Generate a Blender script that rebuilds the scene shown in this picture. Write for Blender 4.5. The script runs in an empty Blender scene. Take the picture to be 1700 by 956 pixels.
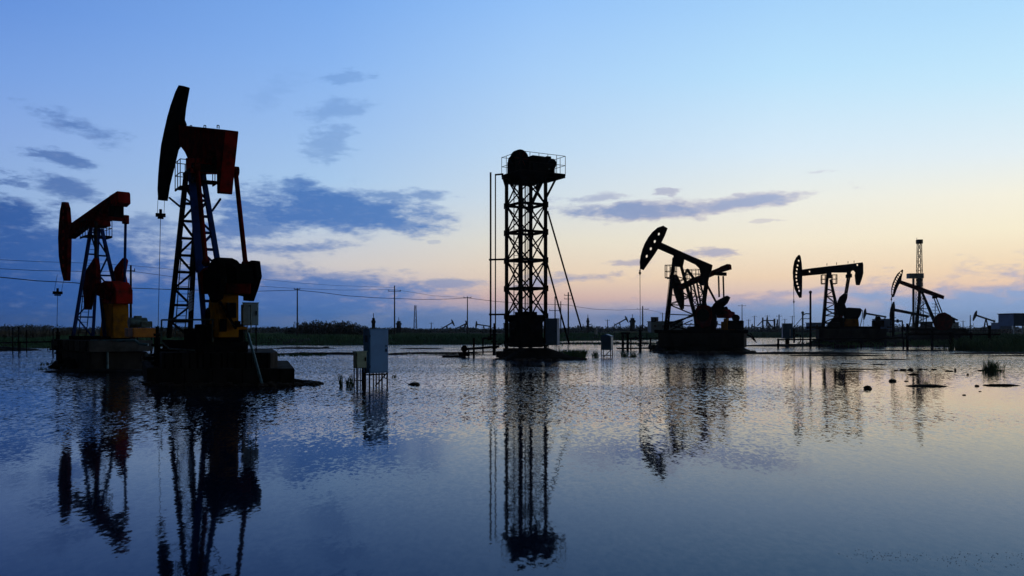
import bpy, bmesh, math, random
import numpy as np
from mathutils import Vector, Matrix, noise
from mathutils.geometry import tessellate_polygon
R = math.radians
S = bpy.context.scene
COL = S.collection
F, HY, CH = 1417.0, 548.0, 2.2       # focal length in photo pixels, horizon row, eye height (m)

# ------------------------------------------------------------------ camera, sky, light, exposure
cd = bpy.data.cameras.new('camera'); cam = bpy.data.objects.new('camera', cd); COL.objects.link(cam)
cam.location = (0, 0, CH); cam.rotation_euler = (R(90), 0, 0)
cd.lens = 30.0; cd.sensor_width = 36.0; cd.shift_y = (HY - 478) / 1700.0
cd.clip_start = 0.1; cd.clip_end = 20000
S.camera = cam
S.view_settings.view_transform = 'Standard'; S.view_settings.look = 'None'
S.view_settings.exposure = 0.0; S.view_settings.gamma = 1.0; S.view_settings.use_curve_mapping = False
S.render.engine = 'CYCLES'
S.cycles.use_denoising = True
S.cycles.max_bounces = 6; S.cycles.glossy_bounces = 4; S.cycles.diffuse_bounces = 3

def lin(c):
    return tuple(((v / 255) / 12.92 if v / 255 <= .04045 else ((v / 255 + .055) / 1.055) ** 2.4) for v in c)

def az(px): return math.atan2(px - 850, F)
def el(px, py): return math.atan2(HY - py, math.hypot(px - 850, F))

W = bpy.data.worlds.new("World"); S.world = W; W.use_nodes = True
nt = W.node_tree; N = nt.nodes; LK = nt.links; N.clear()
def nn(t, **k):
    n = N.new(t)
    for a, b in k.items(): setattr(n, a, b)
    return n
def setin(sock, v):
    if isinstance(v, bpy.types.NodeSocket): LK.new(v, sock)
    else: sock.default_value = v
def M(op, a, b=0.0, c=None, clamp=False):
    n = nn('ShaderNodeMath', operation=op, use_clamp=clamp)
    setin(n.inputs[0], a); setin(n.inputs[1], b)
    if c is not None: setin(n.inputs[2], c)
    return n.outputs[0]
def MR(v, a, b, c=0.0, d=1.0, smooth=True):
    n = nn('ShaderNodeMapRange', interpolation_type='SMOOTHSTEP' if smooth else 'LINEAR')
    setin(n.inputs[0], v); n.inputs[1].default_value = a; n.inputs[2].default_value = b
    n.inputs[3].default_value = c; n.inputs[4].default_value = d
    return n.outputs[0]
def MIX(f, a, b):
    n = nn('ShaderNodeMix', data_type='RGBA')
    setin(n.inputs[0], f)
    for i, v in ((6, a), (7, b)):
        if isinstance(v, tuple): n.inputs[i].default_value = (*v, 1)
        else: LK.new(v, n.inputs[i])
    return n.outputs[2]
tc = nn('ShaderNodeTexCoord'); sp = nn('ShaderNodeSeparateXYZ'); LK.new(tc.outputs['Generated'], sp.inputs[0])
AZ = M('ARCTAN2', sp.outputs[0], sp.outputs[1])
EL = M('ARCSINE', sp.outputs[2])
# clear twilight sky: colour by height above the horizon, for five compass directions
cols = [
 (0,    [(0,(104,149,222)),(120,(122,163,228)),(220,(138,172,228)),(330,(150,181,224)),(420,(128,163,214)),(480,(52,94,162)),(548,(40,78,140))]),
 (550,  [(0,(124,172,238)),(100,(138,182,241)),(200,(153,191,240)),(300,(170,203,238)),(380,(194,209,226)),(440,(213,208,207)),(490,(186,176,198)),(520,(118,142,192)),(548,(84,120,176))]),
 (900,  [(0,(150,196,250)),(120,(170,209,250)),(250,(193,220,245)),(330,(213,226,235)),(400,(234,228,211)),(460,(240,216,190)),(497,(218,184,176)),(522,(150,162,196)),(548,(122,150,196))]),
 (1300, [(0,(168,213,253)),(120,(188,228,255)),(250,(219,238,251)),(330,(240,242,234)),(400,(249,238,214)),(460,(247,219,188)),(492,(226,200,194)),(515,(150,176,214)),(548,(132,164,206))]),
 (1700, [(0,(178,222,255)),(120,(199,235,255)),(250,(231,243,248)),(320,(250,246,228)),(380,(254,243,214)),(440,(251,225,190)),(475,(244,210,184)),(510,(155,180,216)),(548,(128,164,208))]),
]
EMAX = 0.9
def ramp(px, stops):
    n = nn('ShaderNodeValToRGB'); cr = n.color_ramp; cr.interpolation = 'EASE' if False else 'LINEAR'
    pts = sorted((el(px, y) / EMAX, lin(c)) for y, c in stops)
    top = pts[-1][1]
    pts.append((0.55, tuple(a * b for a, b in zip(top, (.62, .66, .72)))))
    pts.append((0.95, (0.10, 0.17, 0.34)))
    while len(cr.elements) < len(pts): cr.elements.new(0.5)
    for e, (p, c) in zip(cr.elements, pts): e.position = max(0, p)
    for e, (p, c) in zip(cr.elements, pts): e.color = (*c, 1)
    LK.new(ELN, n.inputs[0]); return n.outputs[0]
ELN = M('DIVIDE', EL, EMAX, clamp=True)
base = ramp(*cols[0])
for i in range(1, 5):
    base = MIX(MR(AZ, az(cols[i-1][0]), az(cols[i][0]), smooth=False), base, ramp(*cols[i]))
# clouds
cv = nn('ShaderNodeCombineXYZ'); LK.new(AZ, cv.inputs[0]); LK.new(EL, cv.inputs[1])
def NOISE(sx, sy, detail, rough, off=0.0):
    mp = nn('ShaderNodeMapping'); LK.new(cv.outputs[0], mp.inputs[0]); mp.inputs[3].default_value = (sx, sy, 1); mp.inputs[1].default_value = (off, off * .7, off)
    t = nn('ShaderNodeTexNoise'); LK.new(mp.outputs[0], t.inputs['Vector']); t.inputs['Scale'].default_value = 1.0
    t.inputs['Detail'].default_value = detail; t.inputs['Roughness'].default_value = rough
    return t.outputs['Fac'], t.outputs['Color']
nf1, nc1 = NOISE(16, 44, 7, .62, 3.1)
nf2, _ = NOISE(60, 190, 5, .6, 9.7)
nf3, nc3 = NOISE(6, 14, 3, .5, 5.3)
dv = nn('ShaderNodeVectorMath', operation='SUBTRACT'); LK.new(nc3, dv.inputs[0]); dv.inputs[1].default_value = (.5, .5, .5)
dv2 = nn('ShaderNodeVectorMath', operation='MULTIPLY'); LK.new(dv.outputs[0], dv2.inputs[0]); dv2.inputs[1].default_value = (.06, .014, 0)
pv = nn('ShaderNodeVectorMath', operation='ADD'); LK.new(cv.outputs[0], pv.inputs[0]); LK.new(dv2.outputs[0], pv.inputs[1])
NZ = M('ADD', M('MULTIPLY', M('SUBTRACT', nf1, .5), 2.6), M('MULTIPLY', M('SUBTRACT', nf2, .5), 1.2))
# (px, py, half width, half height, tilt deg, opacity)
blobs = [
 (122,205,78,20,-14,.62),(95,262,52,17,-5,.7),(15,298,45,20,-10,.7),(108,313,75,22,-14,.75),
 (20,360,130,42,0,.95),(60,425,230,56,0,.95),(100,505,420,62,0,.97),(250,440,120,36,0,.9),(215,365,75,16,0,.6),
 (560,348,185,44,-3,.93),(500,325,90,32,0,.8),(395,345,95,42,0,.85),(640,322,135,14,0,.7),(480,410,110,19,4,.75),(390,385,150,30,0,.8),
 (480,498,270,40,0,.9),(350,460,150,18,0,.75),(560,462,90,14,0,.6),(650,490,130,12,0,.5),
 (1045,350,165,21,1,.85),(1215,338,165,15,5,.8),(985,330,80,10,0,.5),(1105,322,36,8,0,.5),
 (955,463,125,13,4,.65),(765,472,90,13,3,.6),(700,480,60,10,3,.5),(1185,420,56,11,0,.65),(1045,436,50,8,0,.5),
 (550,238,58,30,18,.36),(562,182,75,18,14,.34),(580,128,48,15,8,.3),(450,160,60,30,40,.12),(725,400,22,5,0,.25),
 (1350,535,420,34,0,.9),(1640,520,330,44,2,.92),(1640,478,90,11,3,.7),(1340,484,120,8,5,.6),(1200,492,90,7,6,.4),(1362,287,30,5,0,.3),(1255,368,22,4,0,.25),
 (1580,460,40,7,0,.25),(1665,462,16,6,30,.4),(880,530,300,18,0,.55),(-200,420,260,90,0,.9),(2000,500,330,60,0,.85),
]
dens = None
for (bx, by, hw, hh, tl, op) in blobs:
    if hw >= 150 and hh < 45 and by < 420: hw *= .85; hh *= .8
    mp = nn('ShaderNodeMapping', vector_type='TEXTURE'); LK.new(pv.outputs[0], mp.inputs[0])
    mp.inputs[1].default_value = (az(bx), el(bx, by), 0); mp.inputs[2].default_value = (0, 0, R(tl)); mp.inputs[3].default_value = (hw / F, hh / F, 1)
    ln = nn('ShaderNodeVectorMath', operation='LENGTH'); LK.new(mp.outputs[0], ln.inputs[0])
    k_, b_ = (.8, 1.2) if 1000 < bx < 1300 and by < 400 and hw > 100 else (1.5, .8) if hw < 50 else (1.1, 1.0) if hw < 150 else (.85, 1.35)
    v = M('SUBTRACT', M('MULTIPLY_ADD', NZ, k_, b_), ln.outputs['Value'])
    d = MR(v, 0.0, .62 if hw < 60 else .85, 0, op)
    dens = d if dens is None else M('MAXIMUM', dens, d)
ccol_ramp = nn('ShaderNodeValToRGB'); cr = ccol_ramp.color_ramp
cpts = [(0, (44, 88, 158)), (350, (58, 108, 180)), (620, (70, 120, 188)), (850, (104, 142, 198)), (1120, (110, 142, 194)), (1400, (134, 168, 214)), (1700, (136, 172, 220))]
while len(cr.elements) < len(cpts): cr.elements.new(.5)
for e, (p, c) in zip(cr.elements, cpts): e.position = (p / 1700)
for e, (p, c) in zip(cr.elements, cpts): e.color = (*lin(c), 1)
LK.new(MR(AZ, az(0), az(1700), smooth=False), ccol_ramp.inputs[0])
ccol = ccol_ramp.outputs[0]
# brighter ragged patches inside, warm lining on the sunset side
ccol = MIX(M('MULTIPLY', MR(nf2, .5, .75), .10), ccol, (.55, .62, .78))
sky1 = MIX(dens, base, ccol)
lining = M('MULTIPLY', M('MULTIPLY', M('MULTIPLY', dens, M('SUBTRACT', 1.0, dens)), MR(AZ, az(700), az(1250))), .7)
sky1 = MIX(lining, sky1, (.72, .42, .42))
# away from the afterglow the dome is a low-sun Nishita sky
st = nn('ShaderNodeTexSky', sky_type='NISHITA'); st.sun_disc = False
SUN_AZ, SUN_EL = R(58), R(1.2)
st.sun_elevation = SUN_EL; st.sun_rotation = SUN_AZ; st.dust_density = 1.5
nsc = nn('ShaderNodeVectorMath', operation='SCALE'); LK.new(st.outputs[0], nsc.inputs[0]); nsc.inputs['Scale'].default_value = 0.022
away = M('MAXIMUM', M('MAXIMUM', MR(AZ, R(60), R(140)), MR(M('MULTIPLY', AZ, -1.0), R(35), R(72))), MR(EL, .40, .85))
fin = MIX(away, sky1, nsc.outputs[0])
bg = nn('ShaderNodeBackground'); LK.new(fin, bg.inputs[0]); bg.inputs[1].default_value = 1.0
wo = nn('ShaderNodeOutputWorld'); LK.new(bg.outputs[0], wo.inputs[0])
W.cycles.sampling_method = 'MANUAL'; W.cycles.sample_map_resolution = 512

sl = bpy.data.lights.new('sun', 'SUN'); sun = bpy.data.objects.new('sun', sl); COL.objects.link(sun)
sl.energy = 0.12; sl.angle = R(3); sl.color = (1, .62, .38)
sdir = Vector((math.sin(SUN_AZ) * math.cos(SUN_EL), math.cos(SUN_AZ) * math.cos(SUN_EL), math.sin(SUN_EL)))
sun.rotation_euler = sdir.to_track_quat('Z', 'Y').to_euler()

# ------------------------------------------------------------------ materials
def mat(name, c1, c2=None, rough=.6, metal=0.0, scale=3.0, bump=0.0, spec=.4, thr=(.4, .65), bscale=None, stretch=(1, 1, 1)):
    m = bpy.data.materials.new(name); m.use_nodes = True; t = m.node_tree; b = t.nodes['Principled BSDF']
    b.inputs['Roughness'].default_value = rough; b.inputs['Metallic'].default_value = metal; b.inputs['Specular IOR Level'].default_value = spec
    tcn = t.nodes.new('ShaderNodeTexCoord'); mp = t.nodes.new('ShaderNodeMapping'); mp.inputs[3].default_value = stretch
    t.links.new(tcn.outputs['Object'], mp.inputs[0])
    nz = t.nodes.new('ShaderNodeTexNoise'); nz.inputs['Scale'].default_value = scale; nz.inputs['Detail'].default_value = 6; nz.inputs['Roughness'].default_value = .65
    t.links.new(mp.outputs[0], nz.inputs['Vector'])
    cr = t.nodes.new('ShaderNodeValToRGB'); cr.color_ramp.elements[0].position = thr[0]; cr.color_ramp.elements[1].position = thr[1]
    cr.color_ramp.elements[0].color = (*c1, 1); cr.color_ramp.elements[1].color = (*(c2 or c1), 1)
    t.links.new(nz.outputs['Fac'], cr.inputs[0]); t.links.new(cr.outputs[0], b.inputs['Base Color'])
    if bump:
        nb = t.nodes.new('ShaderNodeTexNoise'); nb.inputs['Scale'].default_value = bscale or scale * 4; nb.inputs['Detail'].default_value = 4
        t.links.new(mp.outputs[0], nb.inputs['Vector'])
        bp = t.nodes.new('ShaderNodeBump'); bp.inputs['Strength'].default_value = bump; bp.inputs['Distance'].default_value = .05
        t.links.new(nb.outputs['Fac'], bp.inputs['Height']); t.links.new(bp.outputs[0], b.inputs['Normal'])
    return m
RUST = (.045, .014, .008)
MT = dict(
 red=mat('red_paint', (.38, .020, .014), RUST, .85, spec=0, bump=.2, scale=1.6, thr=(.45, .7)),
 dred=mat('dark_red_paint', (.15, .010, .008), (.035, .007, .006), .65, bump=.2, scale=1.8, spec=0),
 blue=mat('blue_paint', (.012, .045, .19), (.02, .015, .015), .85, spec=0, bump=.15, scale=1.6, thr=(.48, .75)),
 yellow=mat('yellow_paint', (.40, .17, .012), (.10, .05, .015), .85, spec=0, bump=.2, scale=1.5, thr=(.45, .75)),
 orange=mat('orange_paint', (.55, .19, .012), (.25, .08, .012), .55, bump=.2, scale=1.5),
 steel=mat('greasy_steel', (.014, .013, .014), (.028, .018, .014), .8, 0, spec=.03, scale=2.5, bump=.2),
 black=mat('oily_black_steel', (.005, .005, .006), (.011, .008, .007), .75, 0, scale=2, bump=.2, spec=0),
 galv=mat('galvanised_pipe', (.10, .17, .18), (.05, .07, .07), .5, .2, scale=4),
 pipe=mat('weathered_blue_pipe', (.09, .24, .34), (.05, .09, .11), .5, .1, scale=3),
 conc=mat('wet_concrete', (.045, .042, .040), (.014, .013, .013), .85, scale=1.1, bump=.6, thr=(.4, .7), bscale=9, stretch=(1, 1, .4), spec=.02),
 cab=mat('pale_cabinet_paint', (.075, .27, .62), (.06, .20, .48), .45, scale=1.5, bump=.05, thr=(.45, .8)),
 cabwhite=mat('white_cabinet_paint', (.42, .62, .74), (.30, .45, .56), .5, scale=1.5, bump=.05),
 cabblue=mat('blue_cabinet_paint', (.10, .22, .42), (.08, .16, .30), .5, scale=2, bump=.05),
 cabgrey=mat('grey_green_cabinet_paint', (.36, .46, .36), (.22, .28, .22), .45, .1, scale=3, bump=.1),
 wood=mat('weathered_pole', (.05, .045, .042), (.02, .018, .017), .9, scale=3),
 wire=mat('cable', (.012, .012, .014), None, .7),
 rock=mat('dark_rock', (.02, .016, .015), (.05, .035, .028), .8, scale=6, bump=.8),
 mud=mat('wet_mud', (.006, .006, .006), (.016, .014, .012), .9, scale=1.2, bump=1.0, bscale=5, spec=.03),
 land=mat('ground_soil', (.014, .020, .010), (.028, .030, .016), .95, scale=.25, bump=.5, bscale=2, spec=.1),
 grass=mat('grass_blades', (.045, .15, .08), (.09, .19, .09), .8, scale=.06, spec=.15, thr=(.35, .65)),
 concp=mat('pale_concrete', (.10, .105, .11), (.045, .05, .05), .9, scale=1.4, bump=.4, spec=0),
 reed=mat('reed_blades', (.035, .11, .04), (.07, .13, .04), .8, scale=1.5, spec=.15),
 bush=mat('bush_leaves', (.014, .030, .012), (.055, .055, .030), .85, scale=.35, spec=.1, thr=(.45, .62)),
 fluff=mat('reed_plumes', (.12, .10, .075), (.05, .055, .03), .9, scale=.5, spec=.1, thr=(.4, .7)),
 shed=mat('pale_building_panels', (.20, .27, .33), (.13, .18, .22), .6, scale=.4),
 shedblue=mat('blue_building_panels', (.04, .13, .34), (.03, .09, .24), .55, scale=.5, bump=.1),
 white=mat('white_paint', (.6, .65, .7), (.4, .45, .5), .5, scale=2),
 lamp=None)
lm = bpy.data.materials.new('lit_lamp'); lm.use_nodes = True; b = lm.node_tree.nodes['Principled BSDF']
b.inputs['Emission Color'].default_value = (1, .75, .45, 1); b.inputs['Emission Strength'].default_value = 1.6; MT['lamp'] = lm
# double-sided translucent feel for leaves is not needed at dusk

# ------------------------------------------------------------------ mesh helpers
class MB:
    def __init__(s): s.v = []; s.f = []; s.marks = []
    def add(s, vs, fs):
        o = len(s.v); s.marks.append((o, len(s.f))); s.v += [tuple(v) for v in vs]; s.f += [tuple(i + o for i in f) for f in fs]; return s
    def box(s, c, d, rz=0.0, tilt=None):
        x, y, z = d[0] / 2, d[1] / 2, d[2] / 2
        m = Matrix.Rotation(rz, 3, 'Z') if tilt is None else tilt
        vs = [Vector(c) + m @ Vector(p) for p in ((-x,-y,-z),(x,-y,-z),(x,y,-z),(-x,y,-z),(-x,-y,z),(x,-y,z),(x,y,z),(-x,y,z))]
        return s.add(vs, [(0,3,2,1),(4,5,6,7),(0,1,5,4),(1,2,6,5),(2,3,7,6),(3,0,4,7)])
    def bar(s, p, q, w, h=None, taper=1.0):
        p, q = Vector(p), Vector(q); h = h or w; d = (q - p)
        if d.length < 1e-6: return s
        d.normalize(); up = Vector((0, 0, 1)) if abs(d.z) < .95 else Vector((0, 1, 0))
        a = d.cross(up).normalized(); b = a.cross(d).normalized(); vs = []
        for c, k in ((p, 1), (q, taper)):
            for i, j in ((-1,-1),(1,-1),(1,1),(-1,1)): vs.append(c + a * (i * w * k / 2) + b * (j * h * k / 2))
        return s.add(vs, [(0,3,2,1),(4,5,6,7),(0,1,5,4),(1,2,6,5),(2,3,7,6),(3,0,4,7)])
    def angle(s, p, q, w):      # rolled L-section
        p, q = Vector(p), Vector(q); d = (q - p).normalized()
        up = Vector((0, 0, 1)) if abs(d.z) < .95 else Vector((0, 1, 0)); a = d.cross(up).normalized(); b = a.cross(d)
        s.bar(p + a * w * .42, q + a * w * .42, w * .16, w); s.bar(p + b * w * .42, q + b * w * .42, w * .84, w * .16); return s
    def tube(s, p, q, r, n=8, r2=None):
        p, q = Vector(p), Vector(q); d = (q - p)
        if d.length < 1e-6: return s
        d.normalize(); up = Vector((0, 0, 1)) if abs(d.z) < .95 else Vector((0, 1, 0)); a = d.cross(up).normalized(); b = a.cross(d)
        r2 = r if r2 is None else r2; vs = []
        for c, rr in ((p, r), (q, r2)):
            for i in range(n):
                t = 2 * math.pi * i / n; vs.append(c + a * (rr * math.cos(t)) + b * (rr * math.sin(t)))
        fs = [(i, (i + 1) % n, n + (i + 1) % n, n + i) for i in range(n)] + [tuple(range(n))[::-1], tuple(range(n, 2 * n))]
        return s.add(vs, fs)
    def path(s, pts, r, n=8):
        for a, b in zip(pts[:-1], pts[1:]): s.tube(a, b, r, n)
        for a in pts[1:-1]: s.ball(a, r * 1.02)
        return s
    def ball(s, c, r, sz=1.0, n=8, m=5):
        vs = []; c = Vector(c)
        for j in range(1, m):
            ph = math.pi * j / m
            for i in range(n):
                t = 2 * math.pi * i / n; vs.append(c + Vector((r * math.sin(ph) * math.cos(t), r * math.sin(ph) * math.sin(t), sz * r * math.cos(ph))))
        vs += [c + Vector((0, 0, r * sz)), c - Vector((0, 0, r * sz))]; k = len(vs)
        fs = [(j * n + i, (j + 1) * n + i, (j + 1) * n + (i + 1) % n, j * n + (i + 1) % n) for j in range(m - 2) for i in range(n)]
        fs += [(k - 2, i, (i + 1) % n) for i in range(n)] + [(k - 1, (m - 2) * n + (i + 1) % n, (m - 2) * n + i) for i in range(n)]
        return s.add(vs, fs)
    def poly(s, pts, y0, y1, holes=()):   # pts (x, z) outline extruded along local y
        loops = [list(pts)] + [list(h) for h in holes]
        tri = tessellate_polygon([[Vector((x, z, 0)) for x, z in l] for l in loops])
        flat = [p for l in loops for p in l]; n = len(flat)
        vs = [(x, y0, z) for x, z in flat] + [(x, y1, z) for x, z in flat]
        fs = [tuple(t) for t in tri] + [tuple(i + n for i in reversed(t)) for t in tri]; o = 0
        for l in loops:
            k = len(l); fs += [(o + i, o + (i + 1) % k, n + o + (i + 1) % k, n + o + i) for i in range(k)]; o += k
        return s.add(vs, fs)
    def build_each(s, name, m, parent=None, bevel=0.0, k=1):
        mk = s.marks + [(len(s.v), len(s.f))]
        for i in range(0, len(s.marks), k):
            (v0, f0), (v1, f1) = mk[i], mk[min(i + k, len(mk) - 1)]
            q = MB(); q.v = s.v[v0:v1]; q.f = [tuple(j - v0 for j in f) for f in s.f[f0:f1]]; q.build(name, m, parent, bevel)
    def build(s, name, m, parent=None, bevel=0.0, smooth=False, loc=None):
        me = bpy.data.meshes.new(name); me.from_pydata(s.v, [], s.f)
        bm = bmesh.new(); bm.from_mesh(me); bmesh.ops.recalc_face_normals(bm, faces=bm.faces); bm.to_mesh(me); bm.free()
        o = bpy.data.objects.new(name, me); COL.objects.link(o); me.materials.append(MT[m] if isinstance(m, str) else m)
        if smooth:
            for p in me.polygons: p.use_smooth = True
        if parent: o.parent = parent
        if loc is not None: o.location = loc
        if bevel:
            b = o.modifiers.new('edges', 'BEVEL'); b.width = bevel; b.segments = 2; b.limit_method = 'ANGLE'; b.angle_limit = R(50)
        return o
def tag(o, label=None, cat=None, group=None, kind=None):
    for k, v in (('label', label), ('category', cat), ('group', group), ('kind', kind)):
        if v: o[k] = v
    return o
def empty(name, loc, rz=0.0):
    o = bpy.data.objects.new(name, None); COL.objects.link(o); o.location = loc; o.rotation_euler = (0, 0, rz); o.empty_display_size = .5; return o
def wx(px, D): return (px - 850) / F * D
def wz(py, D): return CH + (HY - py) / F * D
def wd(py): return F * CH / (py - HY)          # distance of a point of the water sheet seen on row py
def W3(px, py, D): return Vector((wx(px, D), D, wz(py, D)))

class Rig:
    """local frame: x towards the tail, y across (right and away), z up; L() turns a measured photo point into metres"""
    def __init__(s, name, px, D, psi, z0, label, cat, group=None):
        s.O = Vector((wx(px, D), D, z0)); s.c, s.s = math.cos(R(psi)), math.sin(R(psi))
        s.root = empty(name, s.O, -R(psi)); tag(s.root, label, cat, group)
    def L(s, px, py, y=0.0):
        t = (px - 850) / F
        x = (t * (s.O.y + y * s.c) - s.O.x - y * s.s) / (s.c + t * s.s)
        Y = s.O.y - x * s.s + y * s.c
        return Vector((x, y, CH + (HY - py) / F * Y - s.O.z))
    def XZ(s, pts, y): return [(q.x, q.z) for q in (s.L(px, py, y) for px, py in pts)]
    def poly(s, name, pts, y0, y1, m, holes=(), parent=None, mirror=False, bevel=.02):
        P = s.XZ(pts, y0); H = []
        for hx, hy, hr in holes:
            c = s.L(hx, hy, y0); H.append([(c.x + hr * math.cos(t * math.pi / 4), c.z + hr * 1.25 * math.sin(t * math.pi / 4)) for t in range(8)][::-1])
        o = MB().poly(P, y0, y1, H).build(name, m, parent or s.root, bevel)
        if mirror: MB().poly(P, -y0, -y1, H).build(name, m, parent or s.root, bevel)
        return o
    def bar(s, name, a, b, y, w, m, mirror=False, h=None, round=False, parent=None):
        p, q = s.L(*a, y), s.L(*b, y); res = None
        for k in ((1, -1) if mirror else (1,)):
            pp, qq = Vector((p.x, p.y * k, p.z)), Vector((q.x, q.y * k, q.z))
            mb = MB()
            if round: mb.tube(pp, qq, w / 2, 10)
            else: mb.bar(pp, qq, w, h or w)
            o = mb.build(name, m, parent or s.root); res = res or o
        return res

def lerp(a, b, t): return Vector(a) + (Vector(b) - Vector(a)) * t

def samson_post(rig, ft, fb, bt, bb, wt, wb, leg, mf, mb_, n=8, front_lattice=True, cross=.08, ladder=True, side=True):
    """four converging legs traced on the near side, mirrored; lattice between the pairs and along the sides"""
    F0, F1 = rig.L(*fb, -wb), rig.L(*ft, -wt); B0, B1 = rig.L(*bb, -wb), rig.L(*bt, -wt)
    mir = lambda v: Vector((v.x, -v.y, v.z))
    legs = [(F0, F1, mf), (mir(F0), mir(F1), mf), (B0, B1, mb_), (mir(B0), mir(B1), mb_)]
    for a, b, m in legs: MB().bar(a, b, leg, leg).build('leg', m, rig.root)
    for nm, a0, a1, m in (('front_bracing', F0, F1, mf), ('rear_bracing', B0, B1, mb_)):
        q = MB()
        for i in range(1, n + 1):
            t = i / n * .93; t0 = (i - 1) / n * .93
            a, b = lerp(a0, a1, t), mir(lerp(a0, a1, t)); q.bar(a, b, cross, cross * 1.2)
            c = lerp(a0, a1, t0); q.bar(mir(c) if i % 2 else c, a if i % 2 else b, cross * .9)
        q.build(nm, m, rig.root)
    q = MB()
    for k in ((1, -1) if side else ()):
        for i in range(1, max(3, n - 2)):
            t = (i / max(3, n - 2)) ** 1.0 * .9; t0 = ((i - 1) / max(3, n - 2)) * .9
            g = (lambda v: v) if k == 1 else mir
            q.bar(g(lerp(F0, F1, t)), g(lerp(B0, B1, t)), cross * .8)
            a, b = (F0, F1), (B0, B1)
            if i % 2: a, b = b, a
            q.bar(g(lerp(*a, t0)), g(lerp(*b, t)), cross * .7)
    if side: q.build('side_bracing', 'steel', rig.root)
    T = (F1 + mir(F1) + B1 + mir(B1)) / 4
    MB().box(T + Vector((0, 0, .06)), (abs(B1.x - F1.x) + leg * 1.5, wt * 2 + leg * 1.3, .14)).build('top_plate', 'steel', rig.root, .01)
    if ladder:
        off = Vector((-.22, 0, 0)); q = MB(); lo, hi = (F0 + mir(F0)) / 2 + off, lerp((F0 + mir(F0)) / 2, (F1 + mir(F1)) / 2, .88) + off
        for y in (-.22, .22): q.bar(lo + Vector((0, y, 0)), hi + Vector((0, y, 0)), .045)
        k = int((hi - lo).length / .33)
        for i in range(1, k): c = lerp(lo, hi, i / k); q.tube(c + Vector((0, -.22, 0)), c + Vector((0, .22, 0)), .016, 5)
        q.build('ladder', 'steel', rig.root)
    return T

def cage(rig, x0, x1, y0, y1, z, h, m='steel', r=.022, step=.55, mids=(0.5, 1.0)):
    """work platform with guard rails in local metres"""
    d = MB()
    d.bar((x0, (y0 + y1) / 2, z), (x1, (y0 + y1) / 2, z), abs(y1 - y0), .05)
    for y in (y0, y1): d.bar((x0, y, z - .05), (x1, y, z - .05), .05, .1)
    p = d.build('platform', m, rig.root)
    q = MB(); C = [(x0, y0), (x1, y0), (x1, y1), (x0, y1), (x0, y0)]
    for (ax, ay), (bx, by) in zip(C[:-1], C[1:]):
        L = math.hypot(bx - ax, by - ay); k = max(1, round(L / step))
        for i in range(k): q.tube((ax + (bx - ax) * i / k, ay + (by - ay) * i / k, z), (ax + (bx - ax) * i / k, ay + (by - ay) * i / k, z + h), r, 6)
        for t in mids: q.tube((ax, ay, z + h * t), (bx, by, z + h * t), r, 6)
    q.build('guard_rail', m, p)
    return p

def discs(rig, name, px, py, y0, y1, r, m, n=28, spokes=0, parent=None):
    c = rig.L(px, py, y0); c1 = Vector((c.x, y1, c.z)); q = MB(); q.tube(c, c1, r, n)
    d = (c1 - c).normalized() * .04
    q.tube(c - d, c, r * .35, 14)
    for i in range(8):
        t = i * math.pi / 4; o = Vector((math.cos(t), 0, math.sin(t))) * r * .72
        q.tube(c + o - d * .5, c + o, .035, 6)
    return q.build(name, m, parent or rig.root)

def ropes(rig, head_px, carrier, rod_bottom, T=.3, m='steel', r=.013, cw=.3):
    """bridle ropes, carrier bar and polished rod hanging from the head"""
    a = rig.L(*head_px); c = rig.L(*carrier); b = rig.L(*rod_bottom); q = MB()
    for y in (-T / 2, T / 2): q.tube((a.x, y, a.z + .25), (c.x, y, c.z), r, 6)
    q.build('bridle_rope', m, rig.root)
    MB().box(c, (.16, T + .16, .2)).box(c + Vector((0, 0, .2)), (.11, .14, .25)).box(c - Vector((0, 0, .16)), (.08, T * .9, .1)).build('carrier_bar', 'black', rig.root, .01)
    MB().tube(c, b, r * 1.25, 6).build('polished_rod', m, rig.root)

# ------------------------------------------------------------------ water, ground, banks
wm = bpy.data.materials.new('water'); wm.use_nodes = True; t = wm.node_tree; t.nodes.clear()
def wn(tp, **k):
    n = t.nodes.new(tp)
    for a, b2 in k.items(): setattr(n, a, b2)
    return n
out = wn('ShaderNodeOutputMaterial'); mx = wn('ShaderNodeMixShader'); fr = wn('ShaderNodeFresnel'); fr.inputs['IOR'].default_value = 1.33
gl = wn('ShaderNodeBsdfGlossy'); gl.inputs['Color'].default_value = (.70, .84, 1, 1); gl.inputs['Roughness'].default_value = .04
df = wn('ShaderNodeBsdfDiffuse'); df.inputs['Color'].default_value = (.003, .009, .03, 1)
pw = wn('ShaderNodeMath', operation='POWER'); t.links.new(fr.outputs[0], pw.inputs[0]); pw.inputs[1].default_value = 1.32
mu = wn('ShaderNodeMath', operation='MULTIPLY', use_clamp=True); t.links.new(pw.outputs[0], mu.inputs[0]); mu.inputs[1].default_value = 1.25; t.links.new(mu.outputs[0], mx.inputs[0])
tn = wn('ShaderNodeMix', data_type='RGBA'); tn.inputs[6].default_value = (.40, .60, .95, 1); tn.inputs[7].default_value = (1, 1, 1, 1); tr = wn('ShaderNodeMapRange'); tr.inputs[1].default_value = .12; tr.inputs[2].default_value = .62; t.links.new(fr.outputs[0], tr.inputs[0]); t.links.new(tr.outputs[0], tn.inputs[0]); t.links.new(tn.outputs[2], gl.inputs['Color'])
t.links.new(df.outputs[0], mx.inputs[1]); t.links.new(gl.outputs[0], mx.inputs[2]); t.links.new(mx.outputs[0], out.inputs[0])
geo = wn('ShaderNodeNewGeometry')
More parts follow.
